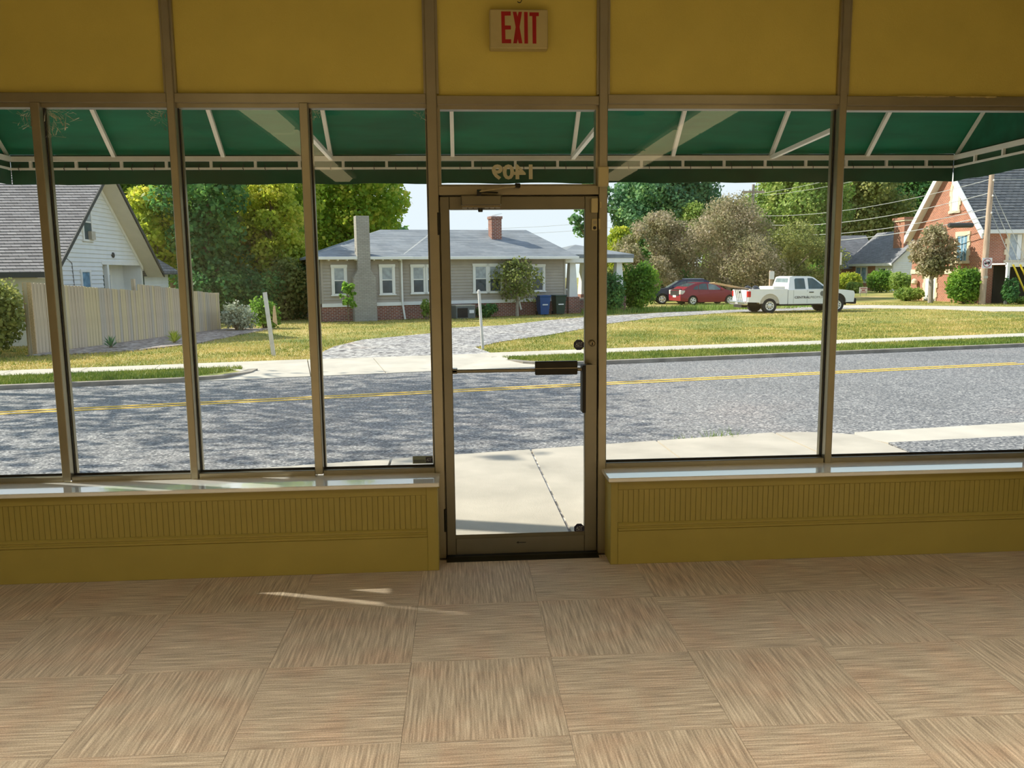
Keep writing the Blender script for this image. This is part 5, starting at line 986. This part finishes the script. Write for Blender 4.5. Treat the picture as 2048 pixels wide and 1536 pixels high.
# cottage behind
K_ = thing('brick_cottage', 'brick and white cottage with grey roof beside the church', 'cottage', (43.7, 84, -0.6))
kx, ky0, ky1 = 43.7, 80.0, 89.5
MB().yz([(ky0, -0.8), (ky1, -0.8), (ky1, 2.3), (ky0, 2.3)], kx, 50).build('brick_body', 'brick_church', K_)
MB().box(kx-0.06, kx, ky0, 83.4, -0.6, 2.25).build('white_bay', 'siding_white', K_)
m_ = MB().xz([(kx, -0.6), (50.4, -0.6), (50.4, 2.3), (47.05, 5.4), (kx, 2.3)], ky0-0.01, ky0); siding(m_, (kx, ky0-0.02), (50.4, ky0-0.02), -0.6, 2.3, 0.2); m_.build('side_gable', 'siding_white', K_)
MB().add([(kx-0.35, ky0-0.4, 2.25), (kx-0.35, ky1+0.4, 2.25), (47.05, ky1+0.4, 5.7), (47.05, ky0-0.4, 5.7), (50.8, ky1+0.4, 2.25), (50.8, ky0-0.4, 2.25), (kx-0.35, ky0-0.4, 2.1), (kx-0.35, ky1+0.4, 2.1), (47.05, ky1+0.4, 5.5), (47.05, ky0-0.4, 5.5), (50.8, ky1+0.4, 2.1), (50.8, ky0-0.4, 2.1)],
         [(0, 1, 2, 3), (3, 2, 4, 5), (6, 9, 8, 7), (9, 11, 10, 8), (0, 6, 7, 1), (0, 3, 9, 6), (3, 5, 11, 9), (1, 7, 8, 2), (2, 8, 10, 4), (4, 10, 11, 5)]).build('roof', 'shingle_cottage', K_)
MB().box(kx-0.42, kx-0.34, ky0-0.4, ky1+0.4, 2.0, 2.26).build('gutter', 'trim_white', K_)
q = MB().box(kx-0.10, kx, 85.1, 87.6, 0.2, 2.0).build('window_casing', 'trim_white', K_)
for k in range(2): MB().box(kx-0.12, kx-0.10, 85.3+k*1.2, 86.2+k*1.2, 0.4, 1.85).build('pane', 'pane_blue', q)
q = MB().box(kx-0.08, kx-0.05, 81.4, 82.2, 0.7, 1.7).build('small_window', 'pane_dark', K_)
MB().yz([(ky1-0.5, -0.8), (95.5, -0.8), (95.5, 2.2), (92.3, 5.2), (ky1-0.5, 2.2)], kx-2.0, 47).build('front_gable', 'brick_church', K_)
for a, b_ in (((88.5, 1.75), (92.3, 5.45)), ((96.0, 1.75), (92.3, 5.45))):
    MB().prism([(a[0], a[1]), (b_[0], b_[1]), (b_[0], b_[1]-0.35), (a[0], a[1]-0.35)], lambda q: (kx-2.4, q[0], q[1]), lambda q: (kx-2.2, q[0], q[1])).build('rake_board', 'trim_white', K_)
    MB().prism([(a[0], a[1]+0.1), (b_[0], b_[1]+0.1), (b_[0], b_[1]-0.05), (a[0], a[1]-0.05)], lambda q: (kx-2.4, q[0], q[1]), lambda q: (47, q[0], q[1])).build('gable_roof', 'shingle_cottage', K_)
q = MB().box(kx-2.08, kx-2.0, 91.2, 93.4, 0.2, 2.0).build('window_casing', 'trim_white', K_); MB().box(kx-2.1, kx-2.08, 91.4, 93.2, 0.4, 1.8).build('pane', 'pane_blue', q)
q = MB().box(45.0, 45.8, 80.6, 82.6, 2.6, 6.6).box(44.85, 45.95, 80.45, 82.75, 6.6, 6.85).build('chimney', 'brick_church', K_); MB().box(44.9, 45.9, 80.5, 82.7, 6.45, 6.6).build('stone_band', 'stone_cream', q)

# ------------------------------------------------------------------ utility poles and wires
px_, py_ = 31.7, 47.6; pz = g_land(px_, py_)
up = thing('utility_pole', 'pale wooden utility pole in front of the church corner', 'utility pole', (px_, py_, pz))
MB().tube([(0, 0, -0.3), (0.05, 0, 5), (0.12, 0, 11.5)], [0.19, 0.155, 0.12], 14).build('shaft', 'pole_wood', up, True, world=False)
MB().box(-0.14, 0.14, -0.20, -0.185, 1.58, 1.72).build('tag_plate', 'unit_tan', up, world=False)
sp_ = MB().box(-0.29, 0.33, -0.215, -0.20, 2.18, 2.80).build('sign_plate', 'sign_white', up, world=False)
MB().add([(0.02+r_*math.cos(t_), y_, 2.49+r_*math.sin(t_)) for y_ in (-0.222, -0.215) for r_ in (0.27, 0.225) for t_ in np.linspace(0, 2*math.pi, 24, endpoint=False)],
         [(k, (k+1) % 24, 24+(k+1) % 24, 24+k) for k in range(24)]+[(48+k, 72+k, 72+(k+1) % 24, 48+(k+1) % 24) for k in range(24)]+[(k, 48+k, 48+(k+1) % 24, (k+1) % 24) for k in range(24)]).build('sign_ring', 'sign_ring', sp_, world=False)
MB().box(-0.16, 0.02, -0.224, -0.216, 2.42, 2.52).box(0.03, 0.20, -0.224, -0.216, 2.45, 2.58).box(-0.10, -0.05, -0.224, -0.216, 2.39, 2.42).box(0.10, 0.15, -0.224, -0.216, 2.42, 2.45).build('truck_symbol', 'sign_black', sp_, world=False)
MB().bar((-0.15, -0.226, 2.67), (0.19, -0.226, 2.31), 0.006, 0.035).build('slash', 'sign_ring', sp_, world=False)
for k, zz in enumerate((5.4, 6.4, 7.3)): MB().lathe([(0.05, 0), (0.06, 0.05), (0.03, 0.12)], 'z', (0.1, -0.2, zz), 8).build('insulator', 'post_grey', up, world=False)
MB().lathe([(0.13, 0.0), (0.15, 0.1), (0.15, 1.4), (0.13, 1.5)], 'x', (-2.4, 0, 4.75), 12).build('splice_case', 'fascia_dark', up, True, world=False)
fx, fy = 28.7, 79.0; fp = thing('utility_pole', 'distant crossarm pole above the crape myrtles', 'utility pole', (fx, fy, g_land(fx, fy)))
MB().tube([(0, 0, -0.3), (0, 0, 10.5)], [0.2, 0.13], 10).build('shaft', 'bark_grey', fp, True, world=False)
MB().box(-1.1, 1.1, -0.1, 0.1, 9.7, 9.88).build('crossarm', 'pole_wood', fp, world=False)
for k in range(4): MB().lathe([(0.04, 0), (0.06, 0.08), (0.03, 0.16)], 'z', (-0.95+k*0.63, 0, 9.88), 8).build('insulator', 'post_grey', fp, world=False)
def cable(a, b_, sag, r_, lab, m_='wire_pale'):
    a = Vector(a); b_ = Vector(b_); pts = []
    for k in range(17): t_ = k/16; q = a.lerp(b_, t_); q.z -= sag*4*t_*(1-t_); pts.append(q)
    tag(one('overhead_wire', m_, MB().tube(pts, r_*0.62, 5), lab, 'wire', tuple((a+b_)/2)), group='overhead wires')
cable((fx-0.9, fy, 8.9), (px_, py_, 9.6), 0.5, 0.022, 'uppermost overhead wire from crossarm pole to street pole')
cable((fx+0.9, fy, 8.9), (px_, py_, 9.0), 0.5, 0.022, 'second overhead wire from crossarm pole to street pole')
cable((fx, fy, 7.0), (px_, py_, 6.9), 0.7, 0.028, 'third overhead wire, crossing the pale green tree')
cable((fx, fy, 6.2), (px_, py_, 6.1), 0.8, 0.035, 'thick overhead cable third from the bottom')
cable((fx, fy, 5.4), (px_, py_, 5.2), 0.8, 0.035, 'overhead cable second from the bottom, passing the cottage chimney')
cable((fx, fy, 4.6), (px_, py_, 4.75), 0.7, 0.045, 'lowest thick cable reaching the black splice case')
cable((fx, fy, 8.4), (4, 118, 8.0), 0.6, 0.03, 'distant wire running left over the crape myrtles', 'wire')
cable((fx, fy, 7.6), (4, 118, 7.2), 0.6, 0.03, 'lower distant wire running left over the crape myrtles', 'wire')
cable((px_, py_, 6.9), (60, 40, 7.4), 0.3, 0.03, 'wire running right from the street pole across the church roof')
cable((px_, py_, 9.2), (60, 40, 9.6), 0.3, 0.025, 'upper wire running right from the street pole')
gd = [((34.55, 47.3), 5.65), ((34.95, 47.2), 6.4), ((35.4, 47.1), 7.0)]
for k, ((ax_, ay_), hz_) in enumerate(gd):
    lab = ('leftmost', 'middle', 'rightmost')[k]+' guy wire with yellow guard beside the street pole'
    g0 = g_land(ax_, ay_); t = thing('guy_wire', lab, 'guy wire', (ax_, ay_, g0), group='guy wires of the street pole')
    a = Vector((ax_, ay_, g0)); b_ = Vector((px_+0.1, py_, pz+hz_)); d_ = (b_-a).normalized()
    MB().tube([a, b_], 0.022, 5).build('strand', 'wire_pale', t); MB().tube([a+d_*0.05, a+d_*2.65], 0.055, 8).build('guard', 'guard_yellow', t)
# sign posts at the drive mouth
t = thing('sign_post', 'leaning pale post with broken tan board left of the drive', 'post', (-4.89, 21.55, g_land(-4.89, 21.55)))
MB().bar((0, 0, -0.1), (-0.16, 0.02, 1.66), 0.10, 0.05).build('post', 'post_grey', t, world=False); MB().add([(0.0, 0.03, 0.9), (0.03, 0.03, 1.28), (0.08, 0.03, 1.32), (0.10, 0.03, 1.1), (0.12, 0.03, 0.80), (0.07, 0.03, 0.84)]+[(0.0, 0.05, 0.9), (0.03, 0.05, 1.28), (0.08, 0.05, 1.32), (0.10, 0.05, 1.1), (0.12, 0.05, 0.80), (0.07, 0.05, 0.84)],
    [(5, 4, 3, 2, 1, 0), (6, 7, 8, 9, 10, 11)]+[(k, (k+1) % 6, 6+(k+1) % 6, 6+k) for k in range(6)]).build('broken_board', 'lumber', t, world=False)
t = thing('sign_post', 'leaning round topped pale post right of the drive mouth', 'post', (0.62, 22.3, g_land(0.62, 22.3)))
MB().tube([(0, 0, -0.1), (-0.09, 0, 1.60), (-0.092, 0, 1.63), (-0.093, 0, 1.65)], [0.042, 0.042, 0.036, 0.018], 10).build('post', 'post_grey', t, True, world=False); MB().lathe([(0.05, 0), (0.05, 0.05)], 'z', (-0.088, 0, 1.55), 10).build('collar', 'post_grey', t, world=False)
for (x_, y_, lab, h_, z0, z1, w_) in ((21.6, 55.5, 'wooden post with small white notice behind the pickup bed', 2.2, 1.6, 2.15, 0.17), (27.3, 58.0, 'white notice board on a post behind the pickup cab', 3.4, 2.55, 3.45, 0.42)):
    t = thing('notice_post', lab, 'sign', (x_, y_, g_land(x_, y_))); MB().box(-0.10, 0.10, -0.1, 0.1, -0.1, h_).build('post', 'pole_wood', t, world=False); MB().box(-w_, w_, -0.16, -0.13, z0, z1).build('board', 'sign_white', t, world=False)
t = thing('yard_sign', 'small white yard sign in front of the cottage shrubs', 'sign', (33.6, 66.0, g_land(33.6, 66))); MB().box(-0.33, 0.33, -0.02, 0.02, 0.25, 0.75).build('board', 'sign_white', t, world=False)
for xx in (-0.25, 0.25): MB().box(xx-0.012, xx+0.012, -0.012, 0.012, -0.1, 0.3).build('stake', 'wire', t, world=False)
for z0, z1, w_ in ((0.62, 0.68, 0.26), (0.44, 0.54, 0.14), (0.32, 0.37, 0.24)): MB().box(-w_, w_, -0.026, -0.02, z0, z1).build('print', 'sign_ring', t, world=False)

# ------------------------------------------------------------------ vehicles (local frame: x forward, y left, z up)
def arch(cx_, r_, z0, n=9, rev=False):
    a0 = math.acos(0) ; pts = [(cx_+r_*math.cos(t_), z0+r_*math.sin(t_)) for t_ in np.linspace(math.pi, 0, n)]
    return pts if not rev else pts[::-1]
def wheel(parent, x, y, r_, w_, side, spokes=6, rim=0.62):
    t = MB().lathe([(r_*rim, -w_/2), (r_*0.92, -w_/2), (r_, -w_/2+0.03), (r_, w_/2-0.03), (r_*0.92, w_/2), (r_*rim, w_/2)], 'y', (0, 0, 0), 26).build('wheel', 'tyre', parent, True, world=False)
    t.location = (x, y, r_)
    s_ = side; q = MB().lathe([(r_*rim, 0.0), (r_*rim, s_*(w_/2+0.010)), (r_*rim*0.90, s_*(w_/2+0.004)), (r_*0.20, s_*(w_/2+0.008)), (r_*0.14, s_*(w_/2+0.020))], 'y', (0, 0, 0), 26).build('rim', 'alloy', t, True, world=False)
    for k in range(spokes):
        a = 2*math.pi*(k+0.5)/spokes; ca, sa = math.cos(a), math.sin(a); r0, r1 = r_*0.26, r_*rim*0.74; hw0, hw1 = r_*0.035, r_*rim*(0.20 if spokes < 6 else 0.11); yy = s_*(w_/2+0.014)
        P = [(r0*ca-hw0*sa, yy, r0*sa+hw0*ca), (r0*ca+hw0*sa, yy, r0*sa-hw0*ca), (r1*ca+hw1*sa, yy, r1*sa-hw1*ca), (r1*1.06*ca, yy, r1*1.06*sa), (r1*ca-hw1*sa, yy, r1*sa+hw1*ca)]
        MB().add(P+[(a_, b2-s_*0.012, c2) for a_, b2, c2 in P], [(0, 1, 2, 3, 4), (9, 8, 7, 6, 5)]+[(k2, (k2+1) % 5, 5+(k2+1) % 5, 5+k2) for k2 in range(5)]).build('rim_gap', 'tyre', t, world=False)
    return t
def wide(mb, pts, fw):      # polygon in xz, half width from fw(x,z)
    n = len(pts); return mb.add([(x, -fw(x, z), z) for x, z in pts]+[(x, fw(x, z), z) for x, z in pts], [tuple(range(n)), tuple(range(2*n-1, n-1, -1))]+[(k, n+k, n+(k+1) % n, (k+1) % n) for k in range(n)])
def side_panel(mb, pts, fw, off=0.006, sides=(-1, 1)):
    n = len(pts)
    for s_ in sides: mb.add([(x, s_*(fw(x, z)+off), z) for x, z in pts]+[(x, s_*(fw(x, z)-0.03), z) for x, z in pts], [tuple(range(n)), tuple(range(2*n-1, n-1, -1))]+[(k, (k+1) % n, n+(k+1) % n, n+k) for k in range(n)])
    return mb
def cross_panel(mb, a, b_, fw, ins=0.08, off=0.008):   # glass across the car between two profile points
    d_ = Vector((b_[0]-a[0], b_[1]-a[1])); nrm = Vector((d_.y, -d_.x)).normalized()*off; q = []
    for (x, z), t_ in ((a, 0.06), (b_, -0.06)):
        x += d_.x*t_+nrm.x; z += d_.y*t_+nrm.y; w_ = fw(x, z)-ins; q += [(x, -w_, z), (x, w_, z)]
    q2 = [(x-nrm.x*2, y, z-nrm.y*2) for x, y, z in q]
    return mb.add(q+q2, [(0, 1, 3, 2), (6, 7, 5, 4), (0, 2, 6, 4), (1, 5, 7, 3), (0, 4, 5, 1), (2, 3, 7, 6)])
# white pickup: rear axle at x=0, front axle at 3.65
ph = R(4); rx, ry = 15.75, 40.5
P_ = thing('pickup_truck', 'white extended cab pickup parked on the lawn', 'pickup truck', (rx-math.sin(ph)*1.0, ry+math.cos(ph)*1.0, g_land(rx, ry)-0.01), ph)
lw = dict(world=False)
fw_b = lambda x, z: 1.0-0.05*max(0, (0.75-z))
fw_c = lambda x, z: 0.99-max(0, z-1.12)*0.30
cab_low = [(0.98, 0.46), (3.12, 0.46), (3.14, 0.62)]+arch(3.65, 0.50, 0.50, 9)[0:9]+[(4.18, 0.52), (4.56, 0.52), (4.60, 0.95), (4.52, 1.10), (3.9, 1.17), (3.02, 1.20), (0.98, 1.18)]
wide(MB(), cab_low, fw_b).build('cab_body', 'paint_white', P_, **lw)
gh = [(0.98, 1.17), (3.22, 1.18), (2.42, 1.80), (2.20, 1.86), (1.30, 1.87), (1.12, 1.82)]
wide(MB(), gh, fw_c).build('cab_roof', 'paint_white', P_, **lw)
bed = [(-1.16, 0.58), (-0.56, 0.56)]+arch(0.0, 0.52, 0.48, 11)+[(0.56, 0.46), (0.95, 0.46), (0.95, 1.20), (-1.16, 1.20)]
for s_ in (-1, 1):
    n = len(bed); o0, o1 = s_*0.99, s_*0.90
    MB().prism(bed, lambda p: (p[0], o0 if p[1] > 0.7 else o0*0.985, p[1]), lambda p: (p[0], o1, p[1])).build('bed_side', 'paint_white', P_, **lw)
    MB().box(-1.1, 0.95, min(s_*0.88, s_*1.0), max(s_*0.88, s_*1.0), 1.20, 1.235, 0.01).build('bed_rail', 'underbody' if s_ > 0 else 'paint_white', P_, **lw)
MB().box(-1.1, 0.95, -0.9, 0.9, 0.66, 0.70).build('bed_floor', 'underbody', P_, **lw); MB().box(0.90, 0.96, -0.9, 0.9, 0.66, 1.20).build('bed_front', 'paint_white', P_, **lw)
tg = MB().box(-1.19, -1.12, -0.82, 0.82, 0.62, 1.21, 0.012).build('tailgate', 'paint_white', P_, **lw)
MB().box(-1.197, -1.188, -0.10, 0.10, 1.03, 1.12).build('tailgate_handle', 'underbody', tg, **lw); MB().box(-1.195, -1.188, -0.7, 0.7, 0.80, 0.815).build('tailgate_crease', 'box_white', tg, **lw)
MB().box(-1.20, -1.10, -0.82, 0.82, 1.205, 1.245, 0.01).build('tailgate_cap', 'underbody', tg, **lw)
for s_ in (-1, 1):
    MB().box(-1.19, -1.02, min(s_*0.83, s_*1.005), max(s_*0.83, s_*1.005), 0.84, 1.14, 0.02).build('tail_light', 'lamp_red', P_, **lw)
    MB().box(4.42, 4.60, min(s_*0.70, s_*0.985), max(s_*0.70, s_*0.985), 0.86, 1.06, 0.02).build('head_light', 'lamp_clear', P_, **lw)
MB().box(-1.36, -1.14, -0.98, 0.98, 0.44, 0.62, 0.04).build('rear_bumper', 'chrome', P_, **lw); pl_ = MB().box(-1.365, -1.358, -0.16, 0.16, 0.48, 0.60).build('licence_plate', 'sign_white', P_, **lw)
MB().box(4.52, 4.72, -0.99, 0.99, 0.42, 0.72, 0.04).build('front_bumper', 'underbody', P_, **lw); MB().box(-0.95, 4.4, -0.55, 0.55, 0.36, 0.62).build('chassis', 'underbody', P_, **lw)
MB().box(-1.3, -1.0, -0.5, 0.5, 0.30, 0.42).build('tow_hitch', 'underbody', P_, **lw)
MB().box(-0.5, 0.5, -0.96, 0.96, 0.50, 1.02).build('wheel_well', 'unit_tan', P_, **lw); MB().box(3.2, 4.1, -0.96, 0.96, 0.50, 1.0).build('wheel_well', 'underbody', P_, **lw)
MB().box(0.6, 3.1, -0.95, 0.95, 0.40, 0.47).build('sill_trim', 'underbody', P_, **lw)
side_panel(MB(), [(1.34, 1.22), (1.92, 1.22), (1.90, 1.72), (1.86, 1.76), (1.42, 1.76), (1.36, 1.70)], fw_c).build('rear_side_window', 'car_glass', P_, **lw)
side_panel(MB(), [(2.08, 1.22), (3.04, 1.22), (2.50, 1.66), (2.34, 1.76), (2.08, 1.77)], fw_c).build('front_side_window', 'car_glass', P_, **lw)
cross_panel(MB(), (1.12, 1.80), (1.0, 1.20), fw_c, 0.14).build('rear_window', 'car_glass_pale', P_, **lw); cross_panel(MB(), (3.22, 1.18), (2.42, 1.80), fw_c, 0.1).build('windscreen', 'car_glass', P_, **lw)
for xx in (1.26, 2.0, 3.08): side_panel(MB(), [(xx, 0.50), (xx+0.010, 0.50), (xx+0.010, 1.17), (xx, 1.17)], fw_b, 0.002).build('door_gap', 'unit_grey', P_, **lw)
side_panel(MB(), [(2.10, 1.03), (2.34, 1.03), (2.34, 1.075), (2.10, 1.075)], fw_b, 0.02).build('door_handle', 'underbody', P_, **lw)
for s_ in (-1, 1): MB().box(2.9, 3.05, min(s_*1.0, s_*1.22), max(s_*1.0, s_*1.22), 1.18, 1.42, 0.02).build('door_mirror', 'underbody', P_, **lw)
tx = MB(); text_into(tx, 'CENTRAL', 1.32, 2.16, 0.74, 0.855, -1.004, bold=0.02); tx.build('lettering', 'sign_black', P_, **lw)
tx = MB(); text_into(tx, 'PIEDMONT', 2.18, 3.06, 0.74, 0.855, -1.004, bold=-0.004); tx.build('lettering', 'unit_grey', P_, **lw)
MB().lathe([(0.13, -1.0), (0.13, -1.008)], 'y', (2.82, 0, 0.98), 18).build('door_emblem', 'unit_grey', P_, **lw)
for xx in (0.0, 3.65):
    for s_ in (-1, 1): wheel(P_, xx, s_*0.86, 0.385, 0.25, s_, 8, 0.60)
def in_truck(x, y, z): c_, s_ = math.cos(ph), math.sin(ph); l = P_.location; return Vector((l.x+x*c_-y*s_, l.y+x*s_+y*c_, l.z+z))
for k in range(4):
    a = in_truck(-0.45, 0.62-k*0.22, 1.16+0.01*k); b_ = in_truck(-2.55, 0.72-k*0.2, 1.56+0.01*k)
    one('lumber_board', 'lumber', MB().bar(a, b_, 0.14, 0.04), ('farthest', 'second farthest', 'second nearest', 'nearest')[k]+' tan board leaning out over the pickup tailgate', 'board', tuple(a), 'boards in the pickup bed')
for k, (xx, yy) in enumerate(((-0.62, 0.35), (-0.22, 0.30))):
    c = in_truck(xx, yy, 1.10); one('rubbish_bag', 'bag_black', MB().lathe([(0.05, -0.4), (0.26, -0.34), (0.30, -0.1), (0.26, 0.12), (0.12, 0.26), (0.03, 0.30)], 'z', tuple(c), 12), ('left', 'right')[k]+' black rubbish bag in the pickup bed', 'bag', tuple(c), 'bags in the pickup bed', smooth=True)
c = in_truck(0.55, 0, 1.1); m_ = MB().box(-0.32, 0.32, -0.85, 0.85, 0.0, 0.26, 0.02); m_.v = [tuple(in_truck(0.55+x, y, 1.10+z)) for x, y, z in m_.v]; one('tool_box', 'box_white', m_, 'white tool box across the pickup bed behind the cab', 'tool box', tuple(c))
# red hatchback
ph2 = R(12); rx, ry = 15.2, 52.4
Q_ = thing('red_hatchback', 'dark red hatchback parked beyond the drive', 'car', (rx-math.sin(ph2)*0.8, ry+math.cos(ph2)*0.8, g_land(rx, ry)), ph2)
fw_r = lambda x, z: 0.865-0.05*max(0, 0.5-z)-max(0, z-0.95)*0.34-0.10*max(0, x-3.1)-0.06*max(0, -0.4-x)
low = [(-0.88, 0.30), (-0.40, 0.24)]+arch(0, 0.36, 0.30, 9)+[(0.40, 0.20), (2.30, 0.20)]+arch(2.70, 0.36, 0.30, 9)+[(3.10, 0.20), (3.50, 0.24), (3.56, 0.45), (3.46, 0.68), (3.0, 0.86), (2.45, 0.98), (-0.62, 1.02), (-0.86, 0.98), (-0.90, 0.55)]
wide(MB(), low, fw_r).build('body', 'paint_red', Q_, **lw)
gh = [(-0.72, 1.0), (2.50, 0.96), (1.72, 1.36), (1.15, 1.48), (0.80, 1.49), (0.35, 1.44), (-0.35, 1.20)]
wide(MB(), gh, fw_r).build('roof', 'paint_red', Q_, **lw)
side_panel(MB(), [(0.02, 1.03), (0.36, 1.02), (0.40, 1.30), (0.15, 1.20)], fw_r).build('quarter_window', 'car_glass', Q_, **lw)
side_panel(MB(), [(0.42, 1.02), (1.06, 1.00), (1.04, 1.40), (0.70, 1.40), (0.45, 1.32)], fw_r).build('rear_side_window', 'car_glass', Q_, **lw)
side_panel(MB(), [(1.12, 1.00), (2.10, 0.98), (1.66, 1.30), (1.12, 1.40)], fw_r).build('front_side_window', 'car_glass_pale', Q_, **lw)
cross_panel(MB(), (2.50, 0.96), (1.72, 1.36), fw_r).build('windscreen', 'car_glass_pale', Q_, **lw); cross_panel(MB(), (0.35, 1.44), (-0.35, 1.20), fw_r).build('rear_window', 'car_glass', Q_, **lw)
MB().box(-0.905, -0.85, -0.6, 0.6, 0.62, 0.96).build('rear_panel', 'underbody', Q_, **lw); MB().box(-0.915, -0.90, -0.22, 0.22, 0.52, 0.66).build('licence_plate', 'sign_white', Q_, **lw)
MB().box(-0.80, -0.70, -0.62, 0.62, 1.0, 1.07).build('spoiler', 'underbody', Q_, **lw)
for s_ in (-1, 1): MB().box(-0.90, -0.55, min(s_*0.60, s_*0.835), max(s_*0.60, s_*0.835), 0.70, 1.0, 0.03).build('tail_light', 'lamp_clear', Q_, **lw)
for xx in (0.40, 1.09): side_panel(MB(), [(xx, 0.26), (xx+0.010, 0.26), (xx+0.010, 1.0), (xx, 1.0)], fw_r, 0.002).build('door_gap', 'underbody', Q_, **lw)
for s_ in (-1, 1): MB().box(2.0, 2.18, min(s_*0.84, s_*1.02), max(s_*0.84, s_*1.02), 0.96, 1.08, 0.02).build('door_mirror', 'paint_red', Q_, **lw)
for xx in (0.48, 1.20): side_panel(MB(), [(xx, 0.84), (xx+0.2, 0.84), (xx+0.2, 0.87), (xx, 0.87)], fw_r, 0.015).build('door_handle', 'paint_red', Q_, **lw)
MB().box(-0.4, 3.1, -0.7, 0.7, 0.18, 0.4).build('chassis', 'underbody', Q_, **lw)
for xx in (0, 2.70):
    for s_ in (-1, 1): wheel(Q_, xx, s_*0.76, 0.31, 0.2, s_, 5, 0.68)
# navy crossover facing left
ph3 = R(180-8); rx, ry = 13.9, 55.6
V_ = thing('navy_crossover', 'navy blue crossover parked behind the red hatchback', 'car', (rx, ry, g_land(rx, ry)), ph3)
fw_v = lambda x, z: 0.90-0.05*max(0, 0.5-z)-max(0, z-1.05)*0.30-0.10*max(0, x-0.4)
low = [(-3.4, 0.40), (-3.0, 0.30)]+arch(-2.62, 0.40, 0.34, 9)+[(-2.2, 0.26), (-0.42, 0.26)]+arch(0, 0.40, 0.34, 9)+[(0.42, 0.28), (0.82, 0.32), (0.88, 0.60), (0.80, 0.85), (0.45, 0.98), (-0.35, 1.10), (-3.40, 1.12), (-3.48, 0.7)]
wide(MB(), low, fw_v).build('body', 'paint_navy', V_, **lw)
wide(MB(), [(-3.35, 1.10), (-0.30, 1.08), (-1.15, 1.58), (-1.7, 1.68), (-2.8, 1.66), (-3.2, 1.50)], fw_v).build('roof', 'paint_navy', V_, **lw)
side_panel(MB(), [(-0.62, 1.14), (-1.60, 1.14), (-1.60, 1.56), (-1.28, 1.52)], fw_v).build('front_side_window', 'car_glass', V_, **lw); side_panel(MB(), [(-1.68, 1.14), (-2.9, 1.15), (-2.75, 1.56), (-1.68, 1.57)], fw_v).build('rear_side_window', 'car_glass', V_, **lw)
cross_panel(MB(), (-0.30, 1.08), (-1.15, 1.58), fw_v).build('windscreen', 'car_glass_pale', V_, **lw)
for s_ in (-1, 1):
    MB().box(0.55, 0.84, min(s_*0.5, s_*0.84), max(s_*0.5, s_*0.84), 0.72, 0.90, 0.03).build('head_light', 'lamp_clear', V_, **lw); MB().box(-0.72, -0.58, min(s_*0.88, s_*1.06), max(s_*0.88, s_*1.06), 1.08, 1.22, 0.02).build('door_mirror', 'paint_navy', V_, **lw)
    MB().tube([(-1.5, s_*0.62, 1.70), (-2.8, s_*0.62, 1.69)], 0.02, 6).build('roof_rail', 'chrome', V_, **lw)
MB().box(0.80, 0.90, -0.5, 0.5, 0.45, 0.66).build('grille', 'underbody', V_, **lw); MB().box(-3.0, 0.5, -0.72, 0.72, 0.22, 0.5).build('chassis', 'underbody', V_, **lw)
for xx in (0, -2.62):
    for s_ in (-1, 1): wheel(V_, xx, s_*0.78, 0.35, 0.22, s_, 5, 0.66)
